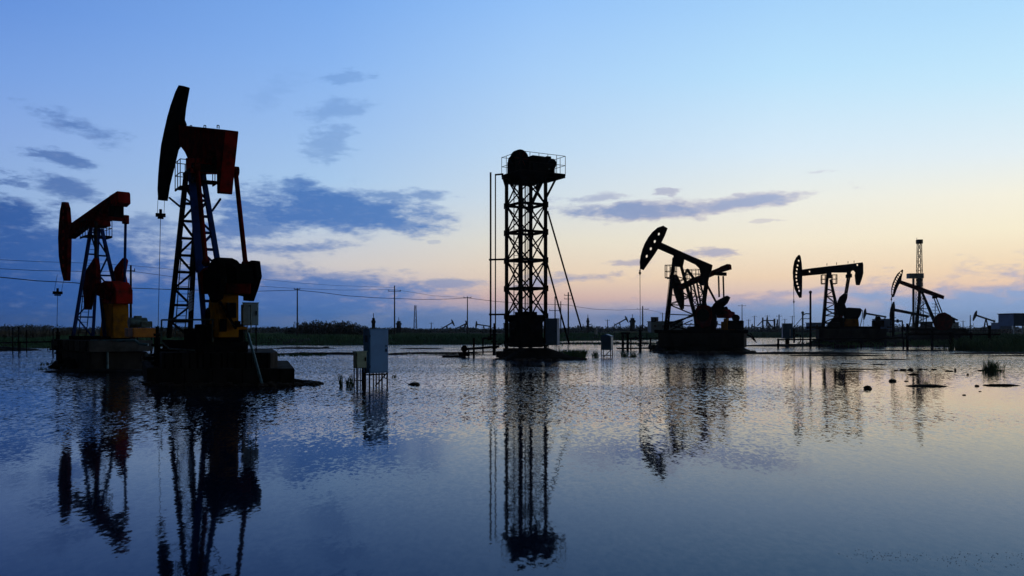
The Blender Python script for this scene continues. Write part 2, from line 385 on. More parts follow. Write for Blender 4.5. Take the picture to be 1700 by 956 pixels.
def wnoise(sx, sy, detail, rough=.5, off=0, col=False):
    mp = wn('ShaderNodeMapping'); t.links.new(geo.outputs['Position'], mp.inputs[0]); mp.inputs[3].default_value = (sx, sy, 1); mp.inputs[1].default_value = (off, off, 0)
    z = wn('ShaderNodeTexNoise'); z.inputs['Scale'].default_value = 1; z.inputs['Detail'].default_value = detail; z.inputs['Roughness'].default_value = rough
    t.links.new(mp.outputs[0], z.inputs['Vector']); return z.outputs['Color' if col else 'Fac']
def wmath(op, a, b2, c=None):
    n = wn('ShaderNodeMath', operation=op)
    for i, v in enumerate((a, b2, c)):
        if v is None: continue
        if isinstance(v, (int, float)): n.inputs[i].default_value = v
        else: t.links.new(v, n.inputs[i])
    return n.outputs[0]
def wmr(v, a, b2, c, d):
    n = wn('ShaderNodeMapRange', interpolation_type='SMOOTHSTEP'); t.links.new(v, n.inputs[0])
    for i, q in zip((1, 2, 3, 4), (a, b2, c, d)): n.inputs[i].default_value = q
    return n.outputs[0]
small = wnoise(15, 8, 2, .55, 0, True); mid = wnoise(8.5, 2.7, 2, .55, 7, True); patch = wnoise(.05, .09, 3, .55, 20)
sepw = wn('ShaderNodeSeparateXYZ'); t.links.new(geo.outputs['Position'], sepw.inputs[0])
# sheltered, calmer water near the shore in front; breezy belt further out; calm lee among the banks on the right
belt = wmath('ADD', wmr(sepw.outputs[1], 9, 22, .22, 1.0), wmr(sepw.outputs[1], 24, 60, 0.0, .9))
lee = wmath('SUBTRACT', 1.0, wmath('MULTIPLY', wmr(sepw.outputs[0], 7, 15, 0, .8), wmr(sepw.outputs[1], 60, 40, 0, 1)))
pat = wmr(patch, .38, .60, .40, 1.0)
amp = wmath('MULTIPLY', wmath('MULTIPLY', belt, lee), pat)
def wvec(op, a, b2):
    n = wn('ShaderNodeVectorMath', operation=op)
    for i, v in enumerate((a, b2)):
        if isinstance(v, bpy.types.NodeSocket): t.links.new(v, n.inputs[i])
        elif v is not None: n.inputs[i].default_value = v
    return n.outputs[0]
def wscale(v, k):
    n = wn('ShaderNodeVectorMath', operation='SCALE'); t.links.new(v, n.inputs[0])
    if isinstance(k, bpy.types.NodeSocket): t.links.new(k, n.inputs['Scale'])
    else: n.inputs['Scale'].default_value = k
    return n.outputs[0]
far_amp = wmath('ADD', .04, wmath('MULTIPLY', wmr(sepw.outputs[1], 12, 26, 0, 1), .38))
near_amp = wmath('ADD', .15, wmath('MULTIPLY', wmr(sepw.outputs[1], 12, 26, 0, 1), .30))
slope = wvec('ADD', wscale(wvec('SUBTRACT', small, (.5, .5, .5)), near_amp), wscale(wvec('SUBTRACT', mid, (.5, .5, .5)), far_amp))
slope = wvec('MULTIPLY', wscale(slope, amp), (.55, 1.0, 0.0))
nrm = wvec('NORMALIZE', wvec('ADD', slope, (0, 0, 1)), None)
for nd in (gl, fr): t.links.new(nrm, nd.inputs['Normal'])

def sheet(name, x0, x1, y0, y1, z, m):
    me = bpy.data.meshes.new(name); me.from_pydata([(x0, y0, z), (x1, y0, z), (x1, y1, z), (x0, y1, z)], [], [(0, 1, 2, 3)])
    o = bpy.data.objects.new(name, me); COL.objects.link(o); me.materials.append(m); return tag(o, kind='structure')
sheet('water', -700, 900, -60, 560, 0.0, wm)

shore_pts = [(-2500,578),(0,578),(250,577),(300,574),(450,573.5),(640,573),(820,572),(890,569),(940,566),(1090,564),(1180,561),(1340,560.5),(1480,560),(1580,561),(1602,574),(1650,581),(1700,583),(4000,583)]
def shore(u):
    px = 850 + F * u
    for (a, ya), (b, yb) in zip(shore_pts[:-1], shore_pts[1:]):
        if px <= b: return wd(ya + (yb - ya) * (px - a) / (b - a) if px > a else ya)
    return wd(shore_pts[-1][1])
def land_h(x, y):
    """height of the solid ground: lake bed, then a low grassy bank rising beyond the shoreline"""
    if y < 20: return -0.6
    d = y - shore(x / y) + 2.2 * noise.noise(Vector((x * .08, y * .05, 0)))
    b = max(0.0, min(1.0, (d + 3) / 14)); b = b * b * (3 - 2 * b)
    return -0.6 + b * 1.5 + (0.18 * noise.noise(Vector((x * .02, y * .02, 3))) if d > 4 else 0)
ys = [-70, -20, 20, 40, 60] + list(np.geomspace(75, 330, 85)) + list(np.geomspace(345, 3000, 18))
us = np.concatenate([np.linspace(-2.6, -.75, 14), np.linspace(-.7, .7, 170), np.linspace(.75, 2.6, 14)])
V = []; FF = []
for y in ys:
    for u in us:
        x = u * max(y, 60.0); V.append((x, y, land_h(x, y)))
nu = len(us)
for j in range(len(ys) - 1):
    for i in range(nu - 1): FF.append((j * nu + i, j * nu + i + 1, (j + 1) * nu + i + 1, (j + 1) * nu + i))
g = MB(); g.v = V; g.f = FF; tag(g.build('ground', 'land', smooth=True), kind='structure')

rnd = random.Random(7)
def bank(px0, px1, py, h, thick, name='mud_bank', m='mud', rag=.3, D=None):
    """a low ragged island of mud; py is the row its middle is seen on"""
    D = D or wd(py); cx = wx((px0 + px1) / 2, D); rx = (px1 - px0) / 2 / F * D; ry = thick; n = 56; q = MB(); sd = rnd.random() * 99
    rings = [(1.0, -.12), (.93, .0), (.8, .45), (.5, .9), (.2, 1.0)]
    for k, zz in rings:
        for i in range(n):
            a = 2 * math.pi * i / n
            w = 1 + rag * (noise.noise(Vector((math.cos(a) * 2.2 + sd, math.sin(a) * 2.2, k))) * 1.3 + .5 * noise.noise(Vector((math.cos(a) * 9 + sd, math.sin(a) * 9, k * 2))))
            z = h * zz * (1 + .5 * noise.noise(Vector((a * 3 + sd, k * 4, 1)))) if zz > 0 else zz
            q.v.append((rx * k * w * math.cos(a), ry * k * w * math.sin(a), z))
    for j in range(len(rings) - 1):
        for i in range(n): q.f.append((j * n + i, j * n + (i + 1) % n, (j + 1) * n + (i + 1) % n, (j + 1) * n + i))
    q.v.append((0, 0, h)); c = len(q.v) - 1; j = len(rings) - 1
    for i in range(n): q.f.append((j * n + i, j * n + (i + 1) % n, c))
    return tag(q.build(name, m, smooth=True, loc=(cx, D, 0)), kind='structure')
bank(452, 640, 588, .16, 1.2); bank(560, 690, 589, .08, .7); bank(640, 800, 587, .13, .9); bank(660, 740, 579, .10, 1.5)
bank(448, 560, 578.5, .16, 1.6); bank(700, 830, 589.5, .07, .5)
bank(60, 300, 617, .13, 1.1); bank(85, 300, 607, .12, 1.2); bank(-120, 60, 582, .4, 4)
bank(236, 520, 634, .22, 1.5, rag=.2); bank(430, 536, 635, .10, .5)
bank(880, 1120, 571, .22, 3.0); bank(1022, 1120, 578.5, .10, 1.2); bank(1030, 1060, 592.8, .04, .25)
bank(1082, 1250, 582, 1.15, 6.5, rag=.2, D=88); bank(1085, 1250, 586, .2, 1.8)
bank(1225, 1460, 574.5, .30, 3.4, rag=.2); bank(1215, 1470, 587, .16, 1.5); bank(1300, 1480, 590.5, .10, .9)
bank(1345, 1500, 572, 1.7, 8.0, rag=.2, D=124); bank(1450, 1640, 570, 1.6, 9.0, rag=.2, D=142); bank(1440, 1600, 582.5, .10, 1.2); bank(1425, 1520, 597, .06, .4); bank(1385, 1430, 604, .04, .2); bank(1385, 1475, 613, .035, .2); bank(1395, 1440, 616.5, .03, .15)
bank(1444, 1474, 605.5, .05, .25); bank(1570, 1760, 587, .12, 1.2); bank(1640, 1800, 591, .08, .7)
bank(1503, 1573, 641, .06, .35, rag=.4); bank(1633, 1692, 640, .06, .3, rag=.4); bank(1622, 1668, 615.5, .08, .4)
bank(1508, 1526, 622, .06, .2); bank(1568, 1584, 616.5, .05, .15); bank(1546, 1556, 614, .05, .15)
bank(1592, 1720, 577, 1.0, 5.5, 'grassy_bank', 'land', rag=.15)
bank(828, 975, 597, .35, 2.2, rag=.15)

# ------------------------------------------------------------------ vegetation
def tri_cloud(name, P, m, label, **kw):
    """P: (n,3,3) array of triangle corners"""
    n = len(P); me = bpy.data.meshes.new(name); me.vertices.add(n * 3); me.vertices.foreach_set('co', P.reshape(-1).astype(np.float32))
    me.loops.add(n * 3); me.loops.foreach_set('vertex_index', np.arange(n * 3, dtype=np.int32))
    me.polygons.add(n); me.polygons.foreach_set('loop_start', np.arange(0, n * 3, 3, dtype=np.int32)); me.polygons.foreach_set('loop_total', np.full(n, 3, dtype=np.int32))
    me.update(); me.validate(); o = bpy.data.objects.new(name, me); COL.objects.link(o); me.materials.append(MT[m])
    return tag(o, label, **kw)
rg = np.random.default_rng(4)
def blades(x, y, z, h, w, lean=.35):
    n = len(x); a = rg.uniform(0, np.pi, n); dx, dy = np.cos(a) * w / 2, np.sin(a) * w / 2
    l = rg.normal(0, 1, (n, 2)) * (h * lean)[:, None]; P = np.zeros((n, 3, 3))
    P[:, 0] = np.stack([x - dx, y - dy, z], 1); P[:, 1] = np.stack([x + dx, y + dy, z], 1); P[:, 2] = np.stack([x + l[:, 0], y + l[:, 1], z + h], 1); return P
# grass on the far bank
xs, yy, zz = [], [], []
for _ in range(52000):
    u = rnd.uniform(-.68, .68); s0 = shore(u); d = s0 + 1.5 + (rnd.random() ** 2.0) * 150; x = u * d
    xs.append(x); yy.append(d); zz.append(land_h(x, d) - .03)
xs, yy, zz = map(np.array, (xs, yy, zz)); clump = np.array([.75 + .9 * noise.noise(Vector((x * .11, y * .06, 0))) for x, y in zip(xs, yy)])
P = np.concatenate([blades(xs + rg.normal(0, .25, len(xs)), yy + rg.normal(0, .25, len(xs)), zz, np.clip(clump, .3, 2) * rg.uniform(.35, .8, len(xs)), rg.uniform(.10, .26, len(xs))) for _ in range(3)])
tri_cloud('grass', P, 'grass', 'dark green grass covering the low bank along the far shore', cat='grass', kind='stuff')
# pale plumes of reed on the left bank
u = rg.uniform(-.62, -.34, 2600); d = rg.uniform(128, 170, 2600) + 0 * u; x = u * d
tri_cloud('reed_plumes', np.concatenate([blades(x + rg.normal(0, .3, 2600), d, np.full(2600, 1.15) + rg.normal(0, .2, 2600), rg.uniform(.4, .9, 2600), rg.uniform(.25, .5, 2600)) for _ in range(2)]), 'fluff', 'pale feathery reeds along the top of the left bank', cat='reeds', kind='stuff')
def leaves(c, rad, n, size, flat=.45):
    c = np.array(c); rad = np.array(rad); k = rg.normal(0, 1, (n, 3)); k /= np.linalg.norm(k, axis=1)[:, None]; k *= (rg.uniform(.35, 1.0, n) ** .5)[:, None]
    k[:, 2] = np.abs(k[:, 2]) * 1.0; ctr = c + k * rad
    return (ctr[:, None, :] + rg.normal(0, size, (n, 3, 3)))
# the wooded skyline: many low uneven clumps, far off
T = []
for _ in range(900):
    u = rnd.uniform(-.75, .75); px = 850 + F * u; d = rnd.uniform(330, 900)
    if px < 300: hh = rnd.uniform(2.4, 4.2) * (1.25 if px < 90 else 1)
    elif px < 480: hh = rnd.uniform(2.2, 3.6)
    elif px < 900: hh = rnd.uniform(1.6, 2.9)
    else: hh = rnd.uniform(2.0, 4.2)
    hh *= .75 + .5 * (noise.noise(Vector((u * 25, 0, 0))) + .5) + (d - 330) / 1400
    T.append(leaves((u * d, d, .6), (rnd.uniform(4, 13) * d / 500, 4, hh), 90, .35 * d / 400))
tri_cloud('treeline', np.concatenate(T), 'bush', 'low dark wooded skyline beyond the far bank', cat='trees', kind='stuff')
# rounded thicket
T = []
for (px, py, r) in [(512,534,22),(525,531,20),(540,534,20),(556,533,22),(572,535,18),(590,537,20),(605,541,16),(622,543,14),(500,539,16),(486,543,14),(640,545,14)]:
    D = 205 + rnd.uniform(-8, 8); z = wz(py, D); T.append(leaves((wx(px, D), D, .5), (r / F * D, 2.6, z - .5), 1100, .17))
tri_cloud('thicket', np.concatenate(T), 'bush', 'rounded thicket of shrubs rising above the bank near a lone pole', cat='shrubs', kind='stuff')
def plumes(name, pxr, D, zt, n, label):
    x = np.array([wx(rnd.uniform(*pxr), D) for _ in range(n)]); y = D + rg.uniform(-2, 2, n); z = zt + rg.normal(0, .45, n)
    tri_cloud(name, blades(x, y, z, rg.uniform(.25, .6, n), rg.uniform(.25, .5, n)), 'fluff', label, cat='reeds', kind='stuff')
plumes('blossom', (490, 590), 198, 3.0, 500, 'pale seed heads dotting the front of the rounded thicket')

def reed_clump(px, py, wpx, hpx, n, label, D=None, lean=.25, bw=.016):
    D = D or wd(py); cx = wx(px, D); w = wpx / F * D; h = hpx / F * D
    x = np.clip(rg.normal(0, 1, n), -1.3, 1.3) * w / 3.2; y = rg.normal(0, w / 4, n); hh = rg.uniform(.4, 1.0, n) * h
    P1 = []
    for i in range(n):       # each blade bends: two stacked triangles
        lx, ly = rg.normal(0, 1, 2) * hh[i] * lean; ww = bw * rg.uniform(.7, 1.4)
        b = np.array([x[i], y[i], -.08]); mdl = b + [lx * .4, ly * .4, hh[i] * .6]; tp = b + [lx * 1.3, ly * 1.3, hh[i]]
        sdv = np.array([ww, ww * .4, 0]); P1 += [[b - sdv, b + sdv, mdl - sdv], [b + sdv, mdl + sdv, mdl - sdv], [mdl - sdv, mdl + sdv, tp]]
    o = tri_cloud('reed_clump', np.array(P1), 'reed', label, cat='reeds'); o.location = (cx, D, 0); return o
reed_clump(1647, 617, 26, 27, 120, 'thick tuft of reeds on a mud spot at the right edge')
reed_clump(1663, 618, 14, 26, 12, 'sparse tall reed stalks just right of the thick tuft', bw=.012)
reed_clump(566, 641, 8, 32, 9, 'few tall reed stalks left of the grey meter box', lean=.14)
reed_clump(580, 641, 12, 26, 22, 'leafy reed tuft against the legs of the grey meter box', lean=.2)
reed_clump(989, 593, 12, 16, 40, 'reed tuft left of the small blue box on legs')
reed_clump(1037, 592, 12, 15, 40, 'reed tuft right of the small blue box on legs')
reed_clump(1052, 592.5, 10, 14, 40, 'reed tuft beneath the timber jetty', lean=.3)
reed_clump(1537, 640, 16, 14, 26, 'thin weeds on the flat mud islet at right', bw=.01)
reed_clump(654, 626, 8, 9, 14, 'small weeds in the water right of the big cabinet', bw=.012)
reed_clump(70, 614, 20, 9, 30, 'thin weeds at the tip of the left mud spit', bw=.012)
for (px, py, w, h, n, lb) in [(950, 596, 46, 20, 500, 'dense grass on the mound right of the tower'), (1650, 582, 120, 26, 900, 'dense green growth on the bank at the far right'), (500, 590, 90, 6, 200, 'low grass on the mud spit beyond the big pumpjack')]:
    o = reed_clump(px, py, w, h, n, lb, lean=.3, bw=.035 * wd(py) / 70); o.name = 'grass_tuft'; tag(o, cat='grass', kind='stuff')

# stones
def rock(px, py, wpx, hpx, label):
    D = wd(py); w = wpx / F * D; h = hpx / F * D; q = MB(); q.ball((0, 0, h * .15), 1.0, n=12, m=8); sd = rnd.random() * 50
    q.v = [(x * w * .5 * (1 + .7 * noise.noise(Vector((x * 1.7 + sd, y * 1.7, z)))), y * w * .42, z * h * .36 * (1 + .45 * noise.noise(Vector((x * 2 + sd, y * 2, z * 2))))) for x, y, z in q.v]
    tag(q.build('rock', 'rock', loc=(wx(px, D), D, h * .12)), label, 'rock', 'rocks standing out of the water')
for a in [(688,639,17,9,'lone flat rock in the water right of the big cabinet'),(1441,645.5,14,11,'biggest rounded rock in the water at right'),(1482,633,13,8,'squared rock behind the biggest rounded rock'),
          (1499,615,12,6,'flat rock left of a rounder one in the far rock row'),(1512,615,9,8,'round rock in the middle of the far rock row'),(1528,614,9,5,'small rock right of the round rock in the far row'),(1537,614,7,3,'thin sliver of rock at the right end of the far row'),
          (1488,615,7,3,'thin sliver of rock at the left end of the far row'),(1586,616,4,9,'small upright stone near the reed tuft'),(1607,622,4,5,'tiny round stone below the upright stone'),(1622,641,7,5,'small pointed stone beside the islet at the right edge'),(1601,656,6,3,'lowest tiny stone in open water at right'),
          (1505,633,7,3,'flat pebble above the mud islet'),(1627,650,5,2,'faint pebble under the pointed stone'),(541,577,9,4,'small dark rock on the far water beyond the big pumpjack')]: rock(*a)

# ------------------------------------------------------------------ pumpjacks
def plinth(name, rig, x0, x1, y0, y1, zt, zb, m, label, slots=True):
    """concrete footing under a unit, in the unit's own frame; a thing of its own"""
    r = empty(name, (rig.O.x, rig.O.y, 0), rig.root.rotation_euler.z); tag(r, label, 'foundation')
    MB().box(((x0 + x1) / 2, (y0 + y1) / 2, (zt + zb) / 2), (x1 - x0, y1 - y0, zt - zb)).build('footing', m, r, .03)
    return r

def drive(rig, px, py, w, z_top, spec): pass

# --- left pumpjack
p1 = Rig('pumpjack', 157, 52, 50, 1.63, 'red pumpjack with its red beam raised to a boxed tail at the far left', 'pumpjack', 'pumpjacks')
r = p1
hd = r.poly('horse_head', [(102,335),(99,350),(97,372),(96,395),(97,425),(100,445),(105,466),(110,466),(111,440),(112,400),(112,370),(110,345),(107,335)], -.13, .13, 'dred', holes=[(105.5,352,.1),(105.5,368,.12),(106,404,.1),(106.5,420,.12),(107,434,.1),(107.5,448,.1)])
q = MB()
for py in (350,361,384,396,412,427,441,455):
    a = r.L(104.5, py, -.145); q.box((a.x, -.14, a.z), (.42, .02, .2))
q.build_each('red_stripe', 'red', hd)
bm_ = r.poly('walking_beam', [(112,374),(170,333),(186,322),(188,335),(180,343),(112,396)], -.24, .24, 'dred', bevel=.03)
q = MB()
for i in range(9):
    t = i / 8; a = r.L(116 + 62 * t, 384 - 41 * t, -.26); q.bar((a.x, -.27, a.z - .3), (a.x, -.27, a.z + .3), .03, .05)
q.build_each('stiffener', 'dred', bm_)
r.poly('tail_weight', [(181,325),(194,317),(195.5,320),(196,336),(190,342),(184,338)], -.33, .33, 'red', bevel=.02)
r.poly('tail_bearing', [(181,342),(190,341),(190,360),(179,358)], -.25, .25, 'black')
a = r.L(184, 361, 0)
q = MB().bar((a.x, -.86, a.z), (a.x, .86, a.z), .3, .34).tube((a.x, .8, a.z - .3), (a.x, .8, a.z + .2), .2, 12).tube((a.x, -.8, a.z - .3), (a.x, -.8, a.z + .2), .2, 12); q.build('equalizer', 'dred', r.root, .03)
for yy_ in (.8, -.8):
    b_ = r.L(206.5, 482, .8); MB().tube((a.x, yy_, a.z - .2), (b_.x, yy_, b_.z), .075, 10).build('pitman_arm', 'blue' if yy_ > 0 else 'steel', r.root)
T1 = samson_post(r, (152,372), (121,560), (157,380), (174,560), .2, .58, .17, 'blue', 'blue', n=5, cross=.08, side=False)
r.poly('saddle_bearing', [(146,360),(160,352),(163,374),(150,378)], -.35, .35, 'dred')
zc = r.L(150, 395, 0).z; cage(r, -.9, .9, -.6, .75, zc, .95)
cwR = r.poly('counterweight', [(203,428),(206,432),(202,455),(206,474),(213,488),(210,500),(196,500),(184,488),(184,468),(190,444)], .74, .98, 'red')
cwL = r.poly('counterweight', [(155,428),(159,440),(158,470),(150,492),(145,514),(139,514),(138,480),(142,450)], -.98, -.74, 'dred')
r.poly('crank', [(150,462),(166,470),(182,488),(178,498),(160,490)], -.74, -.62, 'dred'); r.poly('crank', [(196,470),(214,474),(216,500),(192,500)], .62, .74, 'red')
g1 = r.poly('gearbox', [(162,474),(172,466),(186,468),(192,480),(192,504),(166,504)], -.45, .45, 'red', bevel=.05)
discs(r, 'brake_drum', 196, 486, .48, .6, .36, 'dred'); discs(r, 'brake_drum', 168, 486, -.6, -.48, .36, 'dred')
pd = r.poly('pedestal', [(171,503),(187,503),(188,561),(165,561)], -.42, .42, 'yellow')
a = r.L(198, 530, .3); q = MB()
P_ = r.L(188, 516, 0); P2 = r.L(190, 556, 0)
MB().bar((P_.x + .05, -.35, P_.z), (P_.x + .25, .3, P2.z), .12, .1).build('belt_guard', 'black', r.root); MB().box((P_.x + .2, .1, P_.z - .55), (.3, .5, .75)).build('motor_box', 'black', r.root, .03)
zs = r.L(157, 563, 0).z
MB().box((1.2, 0, zs + .09), (7.4, .25, .22)).box((1.2, .75, zs + .09), (7.4, .22, .22)).box((1.2, -.75, zs + .09), (7.4, .22, .22)).box((-2.3, 0, zs + .09), (.22, 1.8, .2)).box((4.9, 0, zs + .09), (.22, 1.8, .2)).box((1, 0, zs + .09), (.22, 1.8, .2)).build('skid', 'black', r.root)
mz = r.L(228, 555, 0); q = MB().box((mz.x, .2, zs + .42), (1.5, 1.3, .5)); mo = q.build('motor_skid', 'orange', r.root, .05)
MB().tube((mz.x - .3, -.35, zs + .95), (mz.x - .3, .55, zs + .95), .28, 14).box((mz.x - .3, .1, zs + 1.22), (.3, .35, .2)).box((mz.x + .4, .3, zs + .85), (.3, .5, .3)).build('motor', 'galv', mo, .02)
for i in range(6): pass
ropes(r, (101, 462), (95.5, 486), (94, 560), T=.45, cw=.4)
# concrete slab and mound below it
pl = plinth('foundation', p1, -3.3, 5.6, -1.7, 1.7, 1.62, 1.0, 'concp', 'grey concrete slab carrying the far left pumpjack')
q = MB()
for i in range(7): q.box((-2.9 + i * 1.35, -1.71, 1.31), (.05, .06, .56))
q.build_each('formwork_seam', 'black', pl)
MB().box((1.15, 0, .45), (8.2, 3.0, 1.05)).build('sub_base', 'conc', pl, .05)
bank(88, 262, 600, .75, 3.6, D=52.5)

# --- big pumpjack
p2 = Rig('pumpjack', 322, 39.5, 58, 1.3, 'largest pumpjack, tall dark horse head over a blue and red ladder post', 'pumpjack', 'pumpjacks')
r = p2
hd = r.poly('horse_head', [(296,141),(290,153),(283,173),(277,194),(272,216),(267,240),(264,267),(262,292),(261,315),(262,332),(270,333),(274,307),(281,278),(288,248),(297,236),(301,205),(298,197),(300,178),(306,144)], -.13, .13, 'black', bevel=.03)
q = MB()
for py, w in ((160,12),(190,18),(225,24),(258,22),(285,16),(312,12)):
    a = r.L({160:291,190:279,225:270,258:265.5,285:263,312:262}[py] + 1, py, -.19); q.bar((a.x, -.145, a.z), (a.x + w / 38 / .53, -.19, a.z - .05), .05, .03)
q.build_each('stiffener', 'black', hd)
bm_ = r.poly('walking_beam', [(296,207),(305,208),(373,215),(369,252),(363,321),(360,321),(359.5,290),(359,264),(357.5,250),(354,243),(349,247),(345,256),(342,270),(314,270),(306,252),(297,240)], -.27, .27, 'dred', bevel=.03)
a = r.L(373, 216, -.27); b_ = r.L(363, 320, -.27)
MB().add([(a.x + .012, -.25, a.z - .05), (a.x + .012, .25, a.z - .05), (b_.x + .012, .25, b_.z + .05), (b_.x + .012, -.25, b_.z + .05), (a.x + .03, -.25, a.z - .05), (a.x + .03, .25, a.z - .05), (b_.x + .03, .25, b_.z + .05), (b_.x + .03, -.25, b_.z + .05)], [(0,1,2,3),(7,6,5,4),(0,4,5,1),(1,5,6,2),(2,6,7,3),(3,7,4,0)]).build('lit_end_face', 'red', bm_)  # brighter red skin: light on the beam's end face put into the colour
q = MB()
for px in (321, 344, 366):
    a = r.L(px - 4, 211, 0); q.tube((a.x, -.04, a.z - .05), (a.x, -.04, a.z + .08), .02, 6).tube((a.x, .04, a.z - .05), (a.x, .04, a.z + .08), .02, 6).tube((a.x, -.04, a.z + .08), (a.x, .04, a.z + .08), .02, 6)
q.build_each('lifting_eye', 'steel', bm_, k=3)
r.poly('saddle_bearing', [(308,262),(336,262),(338,287),(308,287)], -.34, .34, 'red', bevel=.03)
a = r.L(322, 275, -.36); MB().tube((a.x, -.45, a.z), (a.x, .45, a.z), .12, 14).build('saddle_pin', 'black', r.root)
a = r.L(391, 284, .78); bb_ = r.L(407.5, 438, .78)
MB().bar((a.x, -.85, a.z), (a.x, .85, a.z), .26, .3).build('equalizer', 'black', r.root, .02)
MB().bar((a.x, 0, a.z), (a.x - .1, 0, a.z + .5), .4, .3).build('tail_bearing', 'black', r.root, .02)
for s_ in (1, -1):
    q = MB().tube((a.x, s_ * .78, a.z), (bb_.x, s_ * .78, bb_.z), .1, 12).tube((a.x, s_ * .68, a.z), (a.x, s_ * .9, a.z), .2, 14).ball((bb_.x, s_ * .78, bb_.z), .17); q.build('pitman_arm', 'dred', r.root)
T2 = samson_post(r, (309,288), (280,560), (318,288), (341,560), .25, .5, .2, 'black', 'blue', n=9, cross=.10, ladder=False, side=False)
# painted web of the post: red flange and blue flange side by side
a0, a1 = r.L(309,288,-.25), r.L(280,560,-.5); mir = lambda v: Vector((v.x, -v.y, v.z))
u0, u1 = mir(a0), mir(a1); MB().bar(u0, u1, .24, .10).build('post_flange', 'dred', r.root)
b0, b1 = r.L(318,288,-.25), r.L(341,560,-.5); MB().bar(b0, lerp(b0, b1, .62), .3, .22).build('post_web', 'blue', r.root)
# ladder in front
q = MB(); lo, hi = r.L(290,560,-.2), r.L(302,400,-.2)
for k in (0, .46): q.bar(lo + Vector((0, k, 0)), hi + Vector((0, k, 0)), .045)
for i in range(1, 13): c = lerp(lo, hi, i / 13); q.tube(c, c + Vector((0, .46, 0)), .016, 6)
q.build('ladder', 'galv', r.root)
sg = MB(); c = r.L(317, 500, -1.1)
for i in range(7): sg.box((c.x, c.y, c.z + .36 - i * .12), (.75, .06, .075), tilt=Matrix.Rotation(-.12, 3, 'Y'))
sg.build('slatted_panel', 'white', r.root)
zc = r.L(296, 326, 0).z
d = cage(r, -1.5, -.3, -.55, .35, zc, 1.25); cage(r, .6, 1.5, -.3, .7, zc + .05, 1.0)
r.bar('platform_brace', (281,328), (305,348), -.4, .07, 'steel', mirror=True); r.bar('platform_brace', (366,330), (352,350), .4, .07, 'blue')
r.poly('crank_hub_cover', [(348,442),(352,432),(360,427),(368,431),(372,436),(384,437),(392,447),(394,470),(350,470)], -.5, .1, 'black')
cwF = r.poly('counterweight', [(410,435),(416,432),(423,433),(426,459),(420,480),(413,500),(403,499),(404,470),(409,452)], .88, 1.1, 'black', bevel=.03)
cwN = r.poly('counterweight', [(343,462),(345,442),(352,430),(358,428),(364,440),(366,470),(360,496),(350,502),(344,488)], -1.1, -.88, 'black', bevel=.03)
r.poly('crank', [(392,440),(408,440),(410,470),(402,492),(392,490)], .74, .87, 'black'); r.poly('crank', [(336,450),(350,444),(352,482),(340,488)], -.87, -.74, 'black')
g2 = r.poly('gearbox', [(330,452),(337,444),(352,442),(372,446),(376,458),(374,488),(330,488)], -.48, .48, 'dred', bevel=.06)
a = r.L(374, 462, -.48); MB().box((a.x, .1, a.z), (.06, .6, .5)).box((a.x, .1, a.z + .3), (.2, .7, .08)).build('inspection_cover', 'red', g2, .01)
discs(r, 'brake_drum', 404, 468, .52, .7, .42, 'black'); discs(r, 'brake_drum', 340, 468, -.7, -.52, .42, 'black')
for px in (345,): 
    q = MB(); c = r.L(px, 448, 0)
    for i in range(5): q.tube((c.x + i * .32, .1, c.z), (c.x + i * .32, .1, c.z + .16), .05, 8)
    q.build_each('filler_cap', 'black', g2)
pd = r.poly('pedestal', [(348,486),(362,486),(362,560),(340,560)], -.4, .4, 'yellow')
a = r.L(362, 500, -.4); q = MB()
q.bar((a.x + .06, -.35, a.z), (a.x + .2, .25, a.z - 1.1), .14, .1); q.build('belt_guard', 'black', r.root)
MB().box((a.x + .06, .1, a.z - .35), (.1, .35, .6)).box((a.x + .06, -.22, a.z - .95), (.1, .25, .5)).box((a.x + .06, .35, a.z - .9), (.1, .2, .25)).build('pedestal_opening', 'black', pd)
z0_ = -.05
zt = r.L(322, 560, 0).z
MB().box((1.6, .78, .22), (8.6, .26, .44)).box((1.6, -.78, .22), (8.6, .26, .44)).box((-2.6, 0, .22), (.26, 1.8, .4)).box((5.8, 0, .22), (.26, 1.8, .4)).box((.6, 0, .22), (.26, 1.8, .4)).box((3, 0, .22), (.26, 1.8, .4)).build('skid', 'black', r.root)
MB().box((4.4, .1, .8), (2.3, 1.5, .7)).box((4.4, -.9, .5), (2.6, .3, .9)).build('motor_skid', 'black', r.root, .04)
a = r.L(428, 560, 0); q = MB().tube((4.7, -.3, 1.45), (4.7, .75, 1.45), .3, 16).box((4.7, .2, 1.72), (.35, .4, .2)).tube((4.7, -.45, 1.45), (4.7, -.3, 1.45), .38, 18); q.build('motor', 'black', r.root, .02)
MB().box((5.5, .2, .98), (.9, 1.3, .12)).build('drip_tray', 'yellow', r.root, .02)
q = MB()
for y in (-.2, .95): q.path([(5.6, y, .8), (5.6, y, 1.9), (6.2, y, 1.9), (6.2, y, .8)], .028)
q.build_each('motor_rail', 'galv', r.root, k=5)
ropes(r, (268, 329), (266.5, 357), (261, 606), T=.34)
